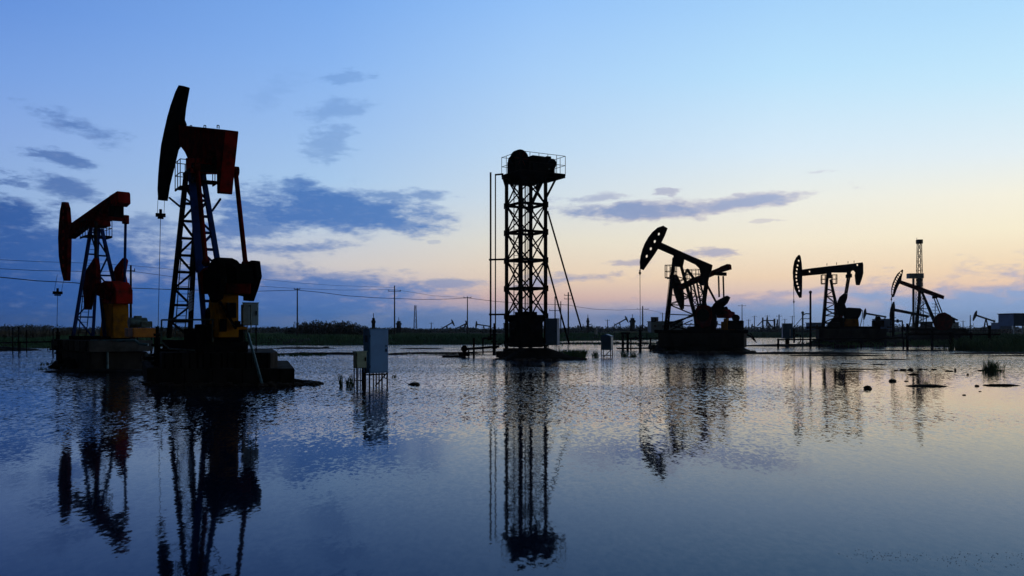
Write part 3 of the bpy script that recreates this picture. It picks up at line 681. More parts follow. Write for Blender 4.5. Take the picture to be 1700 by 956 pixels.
# footing in two tiers, with a pipe leaning on it
def pad(pts, z0, z1, name, m, parent, o):
    """prism over a footprint of (photo column, distance) corners"""
    q = MB(); P_ = [(wx(px, D) - o[0], D - o[1]) for px, D in pts]; n = len(P_)
    q.add([(x, y, z0) for x, y in P_] + [(x, y, z1) for x, y in P_], [tuple(range(n))[::-1], tuple(range(n, 2 * n))] + [(i, (i + 1) % n, n + (i + 1) % n, n + i) for i in range(n)])
    return q.build(name, m, parent, .035)
o_ = (wx(360, 36), 36); pl = empty('foundation', (*o_, 0)); tag(pl, 'dark stained concrete footing of the largest pumpjack, in two tiers', 'foundation')
pad([(268, 34.6), (449, 34.6), (461, 35.8), (452, 42.5), (255, 42.5)], .6, 1.29, 'footing', 'conc', pl, o_)
pad([(244, 34.9), (300, 34.25), (489, 34.25), (486, 36.5), (478, 43.3), (236, 43.3)], -.2, .66, 'lower_tier', 'conc', pl, o_)
rr_ = random.Random(3); q = MB()
for i in range(14):
    px = 275 + i * 13 + rr_.uniform(-3, 3); q.box((wx(px, 34.58) - o_[0], 34.585 - o_[1], .97), (.05, .05, .6))
q.build_each('sheet_seam', 'black', pl)
q = MB()
for px in (306, 352, 402, 464): q.box((wx(px, 34.2) - o_[0], 34.24 - o_[1], .3), (.035, .04, .66))
q.build_each('joint', 'black', pl)
def rigworld(rig, v): c, s = rig.c, rig.s; return Vector((rig.O.x + v.x * c + v.y * s, rig.O.y - v.x * s + v.y * c, rig.O.z + v.z))
Dn = 33.4
q = MB().tube(W3(436, 641, Dn), W3(411, 553, Dn + 1.15), .055, 10); tag(q.build('leaning_pipe', 'pipe'), 'blue grey pipe leaning on the stained concrete footing', 'pipe')
def control_box(name, corners_px, D, depth, yaw, m, label, legs=0, legm='steel', door=True, top=0.0, cat='cabinet', handle=True, vent=False):
    """metal box seen with its front face between two photo columns; corners (x0, x1, ytop, ybottom)"""
    x0, x1, yt, yb = corners_px; s = D / F; w = (x1 - x0) * s / max(.2, math.cos(R(yaw))); h = (yb - yt) * s
    cx = wx((x0 + x1) / 2, D); zb = wz(yb, D)
    r = empty(name, (cx, D, 0), -R(yaw)); tag(r, label, cat)
    bd = MB().box((0, depth / 2, zb + h / 2), (w, depth, h)).build('body', m, r, .012)
    if door:
        dr = MB().box((0, -.012, zb + h / 2), (w * .93, .02, h * .95)).build('door', m, r, .006)
        if handle: MB().box((w * .36, -.04, zb + h * .52), (.03, .035, .12)).box((w * .36, -.04, zb + h * .62), (.045, .03, .045)).build('handle', 'black', dr)
        q = MB()
        for t_ in (.15, .85): q.tube((-w * .47, -.02, zb + h * t_ - .05), (-w * .47, -.02, zb + h * t_ + .05), .012, 6)
        q.build('hinge', 'steel', dr)
    if top: MB().box((0, depth / 2, zb + h + .015), (w + top, depth + top, .03)).build('lid', m, r, .005)
    if vent:
        q = MB()
        for i in range(6): q.box((-w / 2 - .006, depth * .5, zb + h * .72 + i * .045), (.014, depth * .45, .02))
        q.build('louvre', 'black', r)
    if legs:
        for i in (-1, 1):
            for j in (.04, depth - .04): MB().bar((i * (w / 2 - .04), j, legs), (i * (w / 2 - .04), j, zb), .045).build('leg', legm, r)
    return r
# cabinet on the big pumpjack's footing
cb = control_box('control_cabinet', (404, 428, 503, 540), 34.9, .45, -18, 'cabwhite', 'pale blue cabinet mounted beside the motor of the largest pumpjack', top=.04)
q = MB()
for i in (-.22, .22): q.bar((i, .2, 1.3), (i, .2, wz(540, 34.9)), .05)
q.build('bracket', 'steel', cb)
MB().box((-.33, .25, wz(522, 34.9)), (.09, .4, .8)).build('side_box', 'cabblue', cb, .01)
def rail(name, paths, r_, m, label, cat='railing'):
    rt = empty(name, paths[0][0]); tag(rt, label, cat); o = Vector(paths[0][0])
    for nm, pts in paths_named(paths): MB().path([Vector(p) - o for p in pts], r_).build(nm, m, rt)
    return rt
def paths_named(paths):
    for i, p in enumerate(paths): yield ('handrail' if i == 0 else 'post' if len(p) == 2 else 'pipe_run'), p
D = 34.45
rail('pipe_guard', [[W3(268,531,D), W3(357,530.5,D)], [W3(268,531,D), W3(268,567,D)], [W3(353,531,D), W3(353,570,D)], [W3(268,567,D), W3(281,579,D), W3(331,582,D), W3(353,570,D)]], .035, 'galv', 'pale green pipe guard in front of the big ladder post', 'railing')

# --- middle right pumpjack
Z = lambda x0, y0, k: (lambda *pts: [(x0 + a / k, y0 + b / k) for a, b in pts])
z3 = Z(1030, 360, 3.98)
p3 = Rig('pumpjack', 1137, 86, 20, 1.9, 'black pumpjack with tilted beam and bent tail, head raised at upper left', 'pumpjack', 'pumpjacks')
r = p3
hd = r.poly('horse_head', z3((283,57),(308,72),(290,120),(268,165),(258,195),(243,212),(215,255),(190,290),(148,350),(130,343),(127,300),(132,260),(144,215),(160,175),(183,135),(210,100),(245,70)), -.25, .2, 'black', holes=[(1093.2,388,.13),(1086.4,400.4,.14),(1079.8,412.5,.14),(1073,425,.14)])
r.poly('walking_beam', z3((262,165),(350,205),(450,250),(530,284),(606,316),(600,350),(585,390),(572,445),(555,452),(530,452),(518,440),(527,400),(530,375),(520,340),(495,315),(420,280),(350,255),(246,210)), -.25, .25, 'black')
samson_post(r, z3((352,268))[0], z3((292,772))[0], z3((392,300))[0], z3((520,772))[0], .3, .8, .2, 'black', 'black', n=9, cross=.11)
r.poly('saddle_bearing', z3((350,248),(420,262),(405,330),(350,325)), -.4, .35, 'black')
zc = r.L(1105, 461, 0).z; cage(r, -1.9, -.9, -.6, .6, zc, 1.25, r=.03)
for s_ in (1, -1): 
    a, b_ = r.L(*z3((560,445))[0], -.8), r.L(*z3((542,590))[0], -.8); MB().bar((a.x, s_ * .8, a.z), (b_.x, s_ * .8, b_.z), .2).build('pitman_arm', 'black', r.root)
a, b_ = r.L(*z3((572,448))[0], 0), r.L(*z3((632,562))[0], 0); MB().bar(a, b_, .2).build('link_rod', 'black', r.root)
a = r.L(*z3((560,440))[0], 0); MB().bar((a.x, -1, a.z), (a.x, 1, a.z), .4, .4).build('equalizer', 'black', r.root, .02)
r.poly('counterweight', z3((505,590),(560,580),(600,600),(605,660),(590,720),(540,735),(500,700),(492,640)), -1.2, -.9, 'dred', mirror=True)
r.poly('crank', z3((540,600),(600,595),(650,550),(668,560),(640,630),(600,680)), -.88, -.7, 'black', mirror=True)
r.poly('gearbox', z3((500,610),(560,600),(610,610),(630,660),(620,790),(450,790),(440,730),(500,720)), -.6, .6, 'black', bevel=.05)
discs(r, 'flywheel', *z3((545,650))[0], -1.32, -1.22, .62, 'black')
MB().bar(r.L(1113, 542, -.8), r.L(1148, 523, -.8), .14).build('back_stay', 'black', r.root); MB().bar(r.L(1113, 548, -.8), r.L(1150, 531, -.8), .10).build('back_stay', 'black', r.root)
MB().box((1.6, .85, .16), (9, .3, .34)).box((1.6, -.85, .16), (9, .3, .34)).box((-2, 0, .16), (.3, 1.8, .3)).box((5.9, 0, .16), (.3, 1.8, .3)).box((2, 0, .16), (.3, 1.8, .3)).build('skid', 'black', r.root)
MB().box((5.0, 0, .8), (1.4, 1.4, .9)).tube((5.0, -.5, 1.5), (5.0, .5, 1.5), .35, 12).build('motor', 'black', r.root, .04)
ropes(r, (1063.5, 443), (1062.5, 453), (1063, 545), T=.3, r=.022)
plinth('foundation', p3, -2.4, 5.9, -1.6, 1.6, 1.9, .5, 'conc', 'dark concrete block carrying the black bent tail pumpjack')

# --- pumpjack standing behind it
p3b = Rig('pumpjack', 1152, 104, 50, 1.9, 'dark pumpjack half hidden behind the bent tail one, beam rising right', 'pumpjack', 'pumpjacks')
r = p3b
r.poly('horse_head', z3((340,385),(362,380),(392,440),(402,470),(410,530),(408,606),(398,612),(372,560),(352,500),(340,440)), -.2, .2, 'black')
r.poly('walking_beam', z3((375,455),(480,402),(560,372),(690,318),(700,345),(560,405),(480,440),(385,488)), -.25, .25, 'dred')
r.poly('tail_weight', z3((655,330),(705,310),(712,318),(715,345),(660,362)), -.32, .32, 'dred')
a = r.L(*z3((660,376))[0], 0); MB().bar((a.x, -1, a.z), (a.x, 1, a.z), .4, .4).bar((a.x, 0, a.z), (a.x, 0, a.z + .7), .35).build('equalizer', 'black', r.root, .02)
for s_ in (.45, -.45):
    a, b_ = r.L(*z3((664,390))[0], 0), r.L(*z3((668,530))[0], 0); MB().tube((a.x, s_, a.z), (b_.x, s_, b_.z), .1, 8).build('pitman_arm', 'steel', r.root)
samson_post(r, z3((462,440))[0], z3((500,760))[0], z3((505,430))[0], z3((560,760))[0], .3, .8, .16, 'black', 'black', n=7, cross=.09, ladder=False)
zc = r.L(*z3((465,410))[0], 0).z; cage(r, -.9, .9, -.8, .8, zc, 1.1, r=.035); q = MB()
a = r.L(*z3((462,345))[0], 0); q.bar((a.x - .5, 0, a.z), (a.x + .9, 0, a.z - 1.6), .25).bar((a.x - .5, 0, a.z), (a.x - .9, 0, a.z - .9), .2); q.build('winch_frame', 'black', r.root)
r.poly('counterweight', z3((610,580),(640,550),(700,520),(718,532),(700,570),(668,600),(640,640),(612,640)), -1.0, -.7, 'black', mirror=False)
r.poly('counterweight', z3((650,585),(705,620),(745,628),(752,660),(700,672),(650,650)), .7, 1.0, 'dred')
r.poly('crank', z3((605,600),(660,590),(680,640),(620,655)), -.68, -.5, 'black', mirror=True)
r.poly('gearbox', z3((625,610),(690,610),(715,640),(712,668),(640,668)), -.5, .5, 'dred')
for s_ in (-.62, .62):
    a = r.L(*z3((700,668))[0], s_); MB().box((a.x, s_, a.z / 2 - .1), (.5, .35, a.z + .1)).build('pedestal_leg', 'yellow', r.root)
MB().box((2, .7, .15), (8, .3, .3)).box((2, -.7, .15), (8, .3, .3)).build('skid', 'black', r.root); MB().box((5.0, 0, .8), (1.2, 1.2, 1)).build('motor', 'yellow', r.root, .05)
plinth('foundation', p3b, -1.5, 5.6, -1.4, 1.4, 1.9, .1, 'conc', 'concrete block of the half hidden pumpjack')

# --- level-beamed pumpjack
z4 = Z(1290, 400, 5.03)
p4 = Rig('pumpjack', 1377, 120, 12, 2.4, 'pumpjack with nearly level beam, row of holes in its head and hooked tail', 'pumpjack', 'pumpjacks')
r = p4
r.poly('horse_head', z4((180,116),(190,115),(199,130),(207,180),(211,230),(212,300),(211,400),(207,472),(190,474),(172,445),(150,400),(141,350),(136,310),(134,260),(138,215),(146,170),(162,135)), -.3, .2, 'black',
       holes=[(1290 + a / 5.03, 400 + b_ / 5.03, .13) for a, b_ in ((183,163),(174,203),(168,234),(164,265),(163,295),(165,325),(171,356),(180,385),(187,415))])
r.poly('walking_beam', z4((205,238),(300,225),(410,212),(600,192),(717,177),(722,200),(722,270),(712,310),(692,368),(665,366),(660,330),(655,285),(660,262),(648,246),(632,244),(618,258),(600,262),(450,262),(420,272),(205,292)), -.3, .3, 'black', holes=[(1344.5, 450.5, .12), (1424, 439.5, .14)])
q = MB()
for px in (1373, 1389, 1408, 1418): a = r.L(px, 441 - (px - 1373) * .1, 0); q.tube((a.x, 0, a.z), (a.x, 0, a.z + .35), .04, 6)
q.build_each('lifting_eye', 'black', r.root)
samson_post(r, z4((424,300))[0], z4((392,735))[0], z4((450,320))[0], z4((545,735))[0], .25, .75, .24, 'black', 'black', n=9, cross=.13)
r.poly('saddle_bearing', z4((420,268),(455,262),(462,310),(418,310)), -.4, .4, 'black')
zc = r.L(1373, 470.5, 0).z; cage(r, -1.05, -.5, -.6, .6, zc, 1.2, r=.035); cage(r, .35, .95, -.6, .6, zc, 1.2, r=.035)
for s_ in (1, -1):
    a, b_ = r.L(*z4((600,300))[0], 0), r.L(*z4((575,440))[0], 0); MB().bar((a.x + s_ * .0, s_ * .75, a.z), (b_.x, s_ * .75, b_.z), .2).build('pitman_arm', 'black', r.root)
    a, b_ = r.L(*z4((588,300))[0], 0), r.L(*z4((563,440))[0], 0); 
a = r.L(*z4((600,292))[0], 0); MB().bar((a.x, -.95, a.z), (a.x, .95, a.z), .55, .5).bar((a.x, 0, a.z), (a.x, 0, a.z + .7), .5).build('equalizer', 'black', r.root, .03)
MB().bar(r.L(*z4((588,300))[0], 0), r.L(*z4((566,437))[0], 0), .12).build('link_rod', 'black', r.root)
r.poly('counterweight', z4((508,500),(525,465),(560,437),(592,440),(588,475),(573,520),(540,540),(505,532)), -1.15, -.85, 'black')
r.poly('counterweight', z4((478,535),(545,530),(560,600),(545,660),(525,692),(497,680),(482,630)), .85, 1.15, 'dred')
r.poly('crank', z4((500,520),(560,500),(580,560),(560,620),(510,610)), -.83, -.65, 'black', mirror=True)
r.poly('gearbox', z4((560,560),(600,555),(690,560),(712,575),(700,615),(680,650),(682,730),(575,730)), -.6, .6, 'black', bevel=.05)
r.poly('pedestal', z4((575,650),(680,650),(690,735),(560,735)), -.65, .65, 'yellow')
r.poly('lower_gear_case', z4((430,690),(480,640),(560,640),(570,735),(420,735)), -.5, .5, 'black')
q = MB()
for a0_, b0_ in (((690,560),(715,580)), ((715,580),(712,640)), ((712,640),(690,735))): q.tube(r.L(*z4(a0_)[0], -.9), r.L(*z4(b0_)[0], -.9), .05, 6)
q.build('belt_guard', 'black', r.root)
MB().box((1.8, .8, .16), (9.5, .3, .34)).box((1.8, -.8, .16), (9.5, .3, .34)).build('skid', 'black', r.root)
MB().box((6.4, 0, .7), (1.4, 1.2, .9)).tube((6.4, -.5, 1.4), (6.4, .5, 1.4), .3, 12).build('motor', 'black', r.root, .04)
MB().bar(r.L(1376, 543, -.7), r.L(1388, 520, -.7), .12).bar(r.L(1366, 525, -.7), r.L(1388, 518, -.7), .15).build_each('back_stay', 'black', r.root)
ropes(r, (1317.5, 460), (1318, 501), (1319, 560), T=.3, r=.025)
plinth('foundation', p4, -1.6, 7.2, -1.6, 1.6, 2.4, 1.0, 'conc', 'dark concrete block under the level beamed pumpjack')

# --- lattice headed pumpjack on the right
z5 = Z(1430, 380, 4.344)
p5 = Rig('pumpjack', 1529, 140, 14, 2.2, 'slim pumpjack with pierced crescent head and beam sloping down right', 'pumpjack', 'pumpjacks')
r = p5
r.poly('horse_head', z5((298,291),(303,300),(292,350),(288,385),(272,402),(255,440),(237,490),(224,493),(218,470),(219,430),(228,390),(245,350),(262,322)), -.2, .2, 'black',
       holes=[(1430 + a / 4.344, 380 + b_ / 4.344, .16) for a, b_ in ((287,315),(277,330),(267,345),(258,360),(250,377),(243,394),(237,411),(232,428),(228,446),(226,463))])
r.poly('walking_beam', z5((280,368),(420,415),(600,482),(595,506),(440,455),(275,392)), -.3, .3, 'dred')
samson_post(r, z5((425,452))[0], z5((405,720))[0], z5((440,452))[0], z5((560,720))[0], .25, .8, .24, 'black', 'black', n=7, cross=.1, ladder=False)
for s_ in (1, -1):
    a, b_ = r.L(*z5((530,492))[0], 0), r.L(*z5((582,622))[0], 0); MB().bar((a.x, s_ * .8, a.z), (b_.x, s_ * .8, b_.z), .15).build('pitman_arm', 'black', r.root)
a = r.L(*z5((530,490))[0], 0); MB().bar((a.x, -1, a.z), (a.x, 1, a.z), .4, .5).build('equalizer', 'black', r.root, .02)
discs(r, 'counterweight', *z5((592,668))[0], -1.1, -.8, 1.5, 'dred', n=9); discs(r, 'counterweight', *z5((592,668))[0], 1.1, .8, 1.4, 'dred', n=9)
r.poly('crank', z5((560,620),(600,600),(620,610),(640,650),(600,670)), -.78, -.6, 'black', mirror=True)
r.poly('gearbox', z5((555,640),(660,632),(665,660),(650,720),(560,730)), -.5, .5, 'black')
MB().bar(r.L(*z5((610,622))[0], 0), r.L(*z5((695,658))[0], 0), .25).bar(r.L(*z5((665,640))[0], 0), r.L(*z5((670,680))[0], 0), .3).build('brake_lever', 'black', r.root)
q = MB()
for k in (-.4, .4):
    a, b_ = r.L(*z5((533,540))[0], k), r.L(*z5((533,700))[0], k); q.tube(a, b_, .06, 6)
a0_, b0_ = r.L(*z5((533,540))[0], 0), r.L(*z5((533,700))[0], 0)
for i in range(8): c = lerp(a0_, b0_, i / 7); q.tube(c - Vector((0, .4, 0)), c + Vector((0, .4, 0)), .04, 5); q.tube(c + Vector((-.5, 0, 0)), c + Vector((.5, 0, 0)), .04, 5)
q.build('ladder', 'steel', r.root)
MB().box((2, .8, .15), (9, .3, .3)).box((2, -.8, .15), (9, .3, .3)).build('skid', 'black', r.root)
ropes(r, (1481.5, 489), (1480, 497), (1481, 545), T=.3, r=.025)
plinth('foundation', p5, -1.2, 6.8, -1.5, 1.5, 2.2, 1.2, 'conc', 'concrete block under the slim crescent headed pumpjack')

# --- far pumpjacks: one built, the rest copied with their parts
def make_far():
    r = empty('pumpjack', (0, 0, 0)); hd = [(-4.3, 9.6), (-4.0, 9.7), (-3.75, 8.6), (-3.6, 7.6), (-3.9, 6.6), (-4.3, 5.2), (-4.55, 5.2), (-4.75, 6.4), (-4.75, 7.8), (-4.6, 8.8)]
    MB().poly(hd, -.3, .3).build('horse_head', 'black', r)
    MB().poly([(-3.9, 8.1), (3.6, 7.2), (3.6, 6.6), (-3.9, 7.4)], -.25, .25).build('walking_beam', 'black', r)
    for y in (-.9, .9): MB().bar((-1.3, y, 0), (-.1, y * .3, 7), .26).build('leg', 'black', r); MB().bar((1.5, y, 0), (.1, y * .3, 7), .26).build('leg', 'black', r)
    q = MB()
    for i in range(1, 6): z = i * 1.2; q.bar((-1.3 + z / 7 * 1.2, 0, z), (1.5 - z / 7 * 1.4, 0, z), 1.6 * (1 - z / 10), .14)
    q.build('bracing', 'black', r)
    for y in (-.8, .8): MB().bar((3.1, y, 6.8), (2.9, y, 2.8), .2).build('pitman_arm', 'black', r); MB().poly([(2.2, 1.4), (3.2, 3.4), (4.0, 3.2), (4.3, 2.0), (3.4, 1.0)], y, y * 1.35).build('counterweight', 'black', r)
    MB().box((3.4, 0, 1.6), (1.6, 1.2, 1.8)).build('gearbox', 'black', r); MB().box((1.2, 0, .15), (8, 1.8, .3)).build('skid', 'black', r); MB().tube((-4.6, 0, 0), (-4.6, 0, 5.4), .07, 6).build('polished_rod', 'black', r)
    MB().box((5.0, 0, .8), (1, 1, 1)).build('motor', 'black', r)
    return r
far = make_far(); first = True
def place_far(px, py_top, D, rz, label, tilt=0, sc=1.0):
    """tilt leans nothing: the beam and head of the copy swing about the post top"""
    global first
    if first: r = far; first = False
    else:
        r = far.copy(); COL.objects.link(r)
        for ch in list(far.children):
            c = ch.copy(); COL.objects.link(c); c.parent = r
            c.location = (0, 0, 0); c.rotation_euler = (0, 0, 0)
    H = wz(py_top, D); r.location = (wx(px, D), D, H - 9.7 * sc); r.scale = (sc,) * 3; r.rotation_euler = (0, 0, rz)
    for c in r.children:
        if c.name.split('.')[0] in ('horse_head', 'walking_beam'):
            m = Matrix.Translation((0, 0, 7.2)) @ Matrix.Rotation(R(tilt), 4, 'Y') @ Matrix.Translation((0, 0, -7.2)); c.location = m.to_translation(); c.rotation_euler = m.to_euler()
    tag(r, label, 'pumpjack', 'pumpjacks'); return r
place_far(1455, 513, 330, R(-12), 'small pumpjack between the level beamed one and the slim one', 4)
place_far(1514, 503, 190, R(-25), 'dark pumpjack crowded behind the post of the slim crescent headed one', 6, .95)
place_far(1637, 519, 350, R(-15), 'lone small pumpjack left of the blue building on the right skyline', 14)
place_far(1029, 528, 480, R(170), 'tiny pumpjack with its head facing right, left of the bent tail one', 22)
place_far(1026 - 60, 540, 700, R(15), 'faintest tiny pumpjack right of the lattice tower cables', 10, .8)
place_far(742, 534, 520, R(165), 'tiny pumpjack facing right, leftmost of the small skyline row', 22)
place_far(765, 535, 520, R(160), 'tiny pumpjack just left of the third lone power pole', 18)
place_far(782, 540, 520, R(0), 'tiny squat pumpjack right of the third lone power pole', 20)
place_far(803, 533, 480, R(-8), 'tiny pumpjack with level beam, left of the tower pipes', 2)
place_far(672, 543, 560, R(-20), 'tiny pumpjack next to the small derrick on the skyline', 0, .8)
place_far(1277, 529, 400, R(60), 'far pumpjack seen end on, left of two on the skyline', 10)
place_far(1290, 529, 400, R(75), 'far pumpjack seen end on, right of two on the skyline', -5)
place_far(1258, 538, 500, R(-30), 'smallest far pumpjack left of the two seen end on', 5, .8)

# ------------------------------------------------------------------ tower pumping unit
A = Vector((wx(841, 68), 68, 0)); e1 = Vector((.50, -.866, 0)); e2 = Vector((.866, .50, 0))
tw = empty('tower_pump', A); tw.rotation_euler = (0, 0, R(30)); tag(tw, 'tall black lattice tower with a motor and railed platform on top', 'tower')
# local frame: x along e2 (right and away), y negative along e1 (towards the viewer)
SD = 2.25; zt = wz(293, 68)
def tz(py, D=68): return wz(py, D)
LEG = [(0, 0), (SD, 0), (SD, -SD), (0, -SD)]; zbot = .25
for x, y in LEG:
    MB().bar((x, y, zbot), (x, y, zt), .22, .22).build('leg', 'black', tw, .01)
levels = [zbot, tz(570), tz(525), tz(479.5), tz(433), tz(387), tz(342), zt - .1]
q = MB(); xb = MB(); gs = MB()
for z in levels[1:-1]:
    q = MB()
    for i in range(4): q.bar((*LEG[i], z), (*LEG[(i + 1) % 4], z), .12, .2)
    q.build('girt', 'black', tw)
for i in range(4):
    (x0, y0), (x1, y1) = LEG[i], LEG[(i + 1) % 4]
    for k, z in enumerate(levels[1:-1]): gs.box((x0, y0, z), (.34, .34, .46))
    for za, zb_ in zip(levels[1:-1], levels[2:]):
        xb.bar((x0, y0, za), (x1, y1, zb_), .085); xb.bar((x1, y1, za), (x0, y0, zb_), .085)
xb.build('cross_bracing', 'black', tw); gs.build_each('gusset', 'black', tw, .02)
q = MB()
for x in (.55, 1.0): q.bar((x + .2, .12, .3), (x + .2, .12, zt), .055)
for i in range(int(zt / .35)): q.tube((.75, .12, .5 + i * .35), (1.2, .12, .5 + i * .35), .02, 5)
q.build('ladder', 'black', tw)
q = MB()
for x, y in ((.8, -1.5), (1.5, -.8), (1.1, -1.15)): q.tube((x, y, 1.5), (x, y, zt), .035, 6)
q.build_each('hoist_rope', 'black', tw)
# deck, knee braces, rails
dx0, dx1, dy0, dy1 = -.25, 3.85, .35, -2.65
dk = MB().box(((dx0 + dx1) / 2, (dy0 + dy1) / 2, zt + .06), (dx1 - dx0, abs(dy1 - dy0), .1))
for y in (dy0 - .05, dy1 + .05): dk.box(((dx0 + dx1) / 2, y, zt - .06), (dx1 - dx0, .1, .26))
for x in (dx0 + .05, 1.1, SD, dx1 - .05): dk.box((x, (dy0 + dy1) / 2, zt - .06), (.1, abs(dy1 - dy0) - .3, .24))
dk = dk.build('deck', 'black', tw)
q = MB()
for y in (-.1, -SD + .0): q.bar((SD, y, zt - 1.9), (dx1 - .5, y, zt), .13)
q.bar((0, 0, zt - .9), (-.2, .2, zt), .16); q.bar((0, -SD, zt - 1.0), (-.2, -SD - .2, zt), .2); q.bar((0.3, -SD, zt - .1), (.9, -SD, zt - 1.2), .16); q.bar((SD - .3, -SD, zt - .1), (SD - .9, -SD, zt - 1.2), .16)
q.build_each('knee_brace', 'black', tw)
MB().box((1.1, -1.2, zt - .35), (2.1, 2.1, .6)).box((.3, -1.9, zt - .2), (1.0, 1.2, .55)).build('sheave_frame', 'black', tw, .03)
q = MB(); C = [(dx0, dy0), (dx1, dy0), (dx1, dy1), (dx0, dy1), (dx0, dy0)]; hgt_ = 1.55
for (ax, ay), (bx, by) in zip(C[:-1], C[1:]):
    L_ = math.hypot(bx - ax, by - ay); k = max(1, round(L_ / .85))
    for i in range(k): q.tube((ax + (bx - ax) * i / k, ay + (by - ay) * i / k, zt), (ax + (bx - ax) * i / k, ay + (by - ay) * i / k, zt + hgt_), .025, 6)
    for t_ in (.08, .52, 1): q.tube((ax, ay, zt + hgt_ * t_), (bx, by, zt + hgt_ * t_), .022, 6)
q.build('guard_rail', 'steel', dk)
# drive on the deck
zr = zt + 1.22
q = MB().tube((.42, -1.55, zr), (.42, -1.05, zr), .72, 32).tube((.42, -1.62, zr), (.42, -1.55, zr), .2, 16); wh = q.build('drum_wheel', 'black', tw, .03)
q = MB()
for i in range(6): t_ = i * math.pi / 3; q.bar((.42 + .15 * math.cos(t_), -1.6, zr + .15 * math.sin(t_)), (.42 + .62 * math.cos(t_), -1.6, zr + .62 * math.sin(t_)), .1, .05)
q.build_each('spoke', 'dred', wh)
MB().box((.42, -1.3, zt + .55), (1.3, .7, 1.0)).build('drum_pedestal', 'black', tw, .03)
MB().tube((.6, -1.0, zr), (.6, .0, zr), .5, 24).box((.6, -.5, zt + .6), (1.1, 1.0, 1.1)).build('hoist_drum', 'black', tw, .02)
q = MB().box((1.9, -1.5, zt + .7), (1.5, 1.3, 1.3)).box((1.8, -1.5, zt + 1.4), (1.2, 1.0, .2)); q.build('gearbox', 'black', tw, .06)
q = MB().tube((2.6, -1.4, zt + 1.1), (3.5, -1.4, zt + 1.1), .42, 20).tube((3.5, -1.4, zt + 1.1), (3.62, -1.4, zt + 1.1), .34, 20).box((3.0, -1.4, zt + 1.55), (.4, .4, .2))
for x in (2.8, 3.35): q.box((x, -1.4, zt + .4), (.14, .7, .65))
q.build('motor', 'black', tw, .02)
# counterweight box low in the tower
MB().box((SD / 2, -SD / 2, tz(550)), (1.95, 1.95, (575 - 523) / F * 68)).box((SD / 2, -SD / 2, tz(521)), (1.3, 1.3, .3)).build('counterweight_box', 'black', tw, .03)
# rods and side arms at left
for px, py in ((814.5, 286), (822.5, 289)):
    c, s_ = math.cos(R(30)), math.sin(R(30)); X = wx(px, 68.4) - A.x; Y = 68.4 - A.y
    MB().tube((X * c + Y * s_, -X * s_ + Y * c, 1.4), (X * c + Y * s_, -X * s_ + Y * c, wz(py, 68.4)), .075 if px < 820 else .05, 8).build('standpipe', 'black', tw)
q = MB()
for py in (431, 522):
    X = wx(812, 68.4) - A.x; Y = .4; z = wz(py, 68.4); q.bar((X * c + Y * s_, -X * s_ + Y * c, z), (0, 0, z), .14)
X = wx(822, 68.4) - A.x; q.bar((X * c + .4 * s_, -X * s_ + .4 * c, wz(290, 68.4)), (-.2, .2, wz(290, 68.4)), .12); q.build('side_arm', 'black', tw)
tb = MB().box((SD / 2, -SD / 2, .28), (3.6, 3.4, .5)).box((SD / 2, -SD / 2, .62), (2.7, 2.7, .3)).build('base_slab', 'conc', tw, .05)
for (a_, b_, w_) in (((909, 350, 69), (966, 548, 71), .07), ((905, 425, 69), (945, 572, 67), .07)):
    MB().tube(W3(*a_), W3(*b_), w_, 8).build('stay', 'black'); o = bpy.data.objects['stay'] if False else [x for x in COL.objects if x.name.split('.')[0] == 'stay'][-1]
    o.parent = tw; o.matrix_parent_inverse = (Matrix.Translation(A) @ Matrix.Rotation(R(30), 4, 'Z')).inverted()
# mound of spoil in front of the tower
q = MB(); n = 40
for k, zz in ((1.0, -.15), (.7, .35), (.42, .72), (.25, .85)):
    for i in range(n): a_ = 2 * math.pi * i / n; w_ = 1 + .16 * noise.noise(Vector((math.cos(a_) * 2, math.sin(a_) * 2, k * 3))); q.v.append((3.0 * k * w_ * math.cos(a_), 1.6 * k * w_ * math.sin(a_), zz * (1 + .1 * noise.noise(Vector((a_ * 4, k, 0))))))
q.f = [(j * n + i, j * n + (i + 1) % n, (j + 1) * n + (i + 1) % n, (j + 1) * n + i) for j in range(3) for i in range(n)] + [tuple(range(3 * n, 4 * n))]
tag(q.build('spoil_mound', 'mud', smooth=True, loc=(wx(893, 63.5), 63.5, 0)), 'low grey mound of earth at the foot of the lattice tower', 'mound')
control_box('tower_cabinet', (906, 925, 529, 573), 65.5, .7, 18, 'cabblue', 'tall blue cabinet standing against the foot of the lattice tower', top=.06, legs=.15)

# ------------------------------------------------------------------ cabinets standing in the water
cb = control_box('electrical_cabinet', (615.4, 642.5, 547, 619), 33.8, .40, -46, 'cab', 'tall pale blue cabinet on a steel stand in open water', top=.05, vent=True)
def stand(rt, w, d, z1, z0, shelf, cross=True, m='steel', r_=.045):
    for i in (-1, 1):
        for j in (.03, d - .03): MB().bar((i * (w / 2 - .03), j, z0), (i * (w / 2 - .03), j, z1), r_).build('leg', m, rt)
    q = MB()
    if shelf is not None:
        q.bar((-w / 2, .03, shelf), (w / 2, .03, shelf), r_ * .8).bar((-w / 2, d - .03, shelf), (w / 2, d - .03, shelf), r_ * .8)
        q.bar((-w / 2 + .03, 0, shelf), (-w / 2 + .03, d, shelf), r_ * .8).bar((w / 2 - .03, 0, shelf), (w / 2 - .03, d, shelf), r_ * .8); q.build('shelf_frame', m, rt)
    if cross: MB().bar((-w / 2 + .03, .02, z0 + .15), (w / 2 - .03, .02, z1), r_ * .8).build('diagonal_brace', m, rt)
W1 = 27.1 / F * 33.8 / math.cos(R(46)); stand(cb, W1, .4, wz(619, 33.8), -.4, wz(621, 33.8) - .02)
q = MB(); zb = wz(619, 33.8)
for i in (-.12, .02, .16): q.tube((i, .2, -.3), (i, .2, zb + .02), .025, 8)
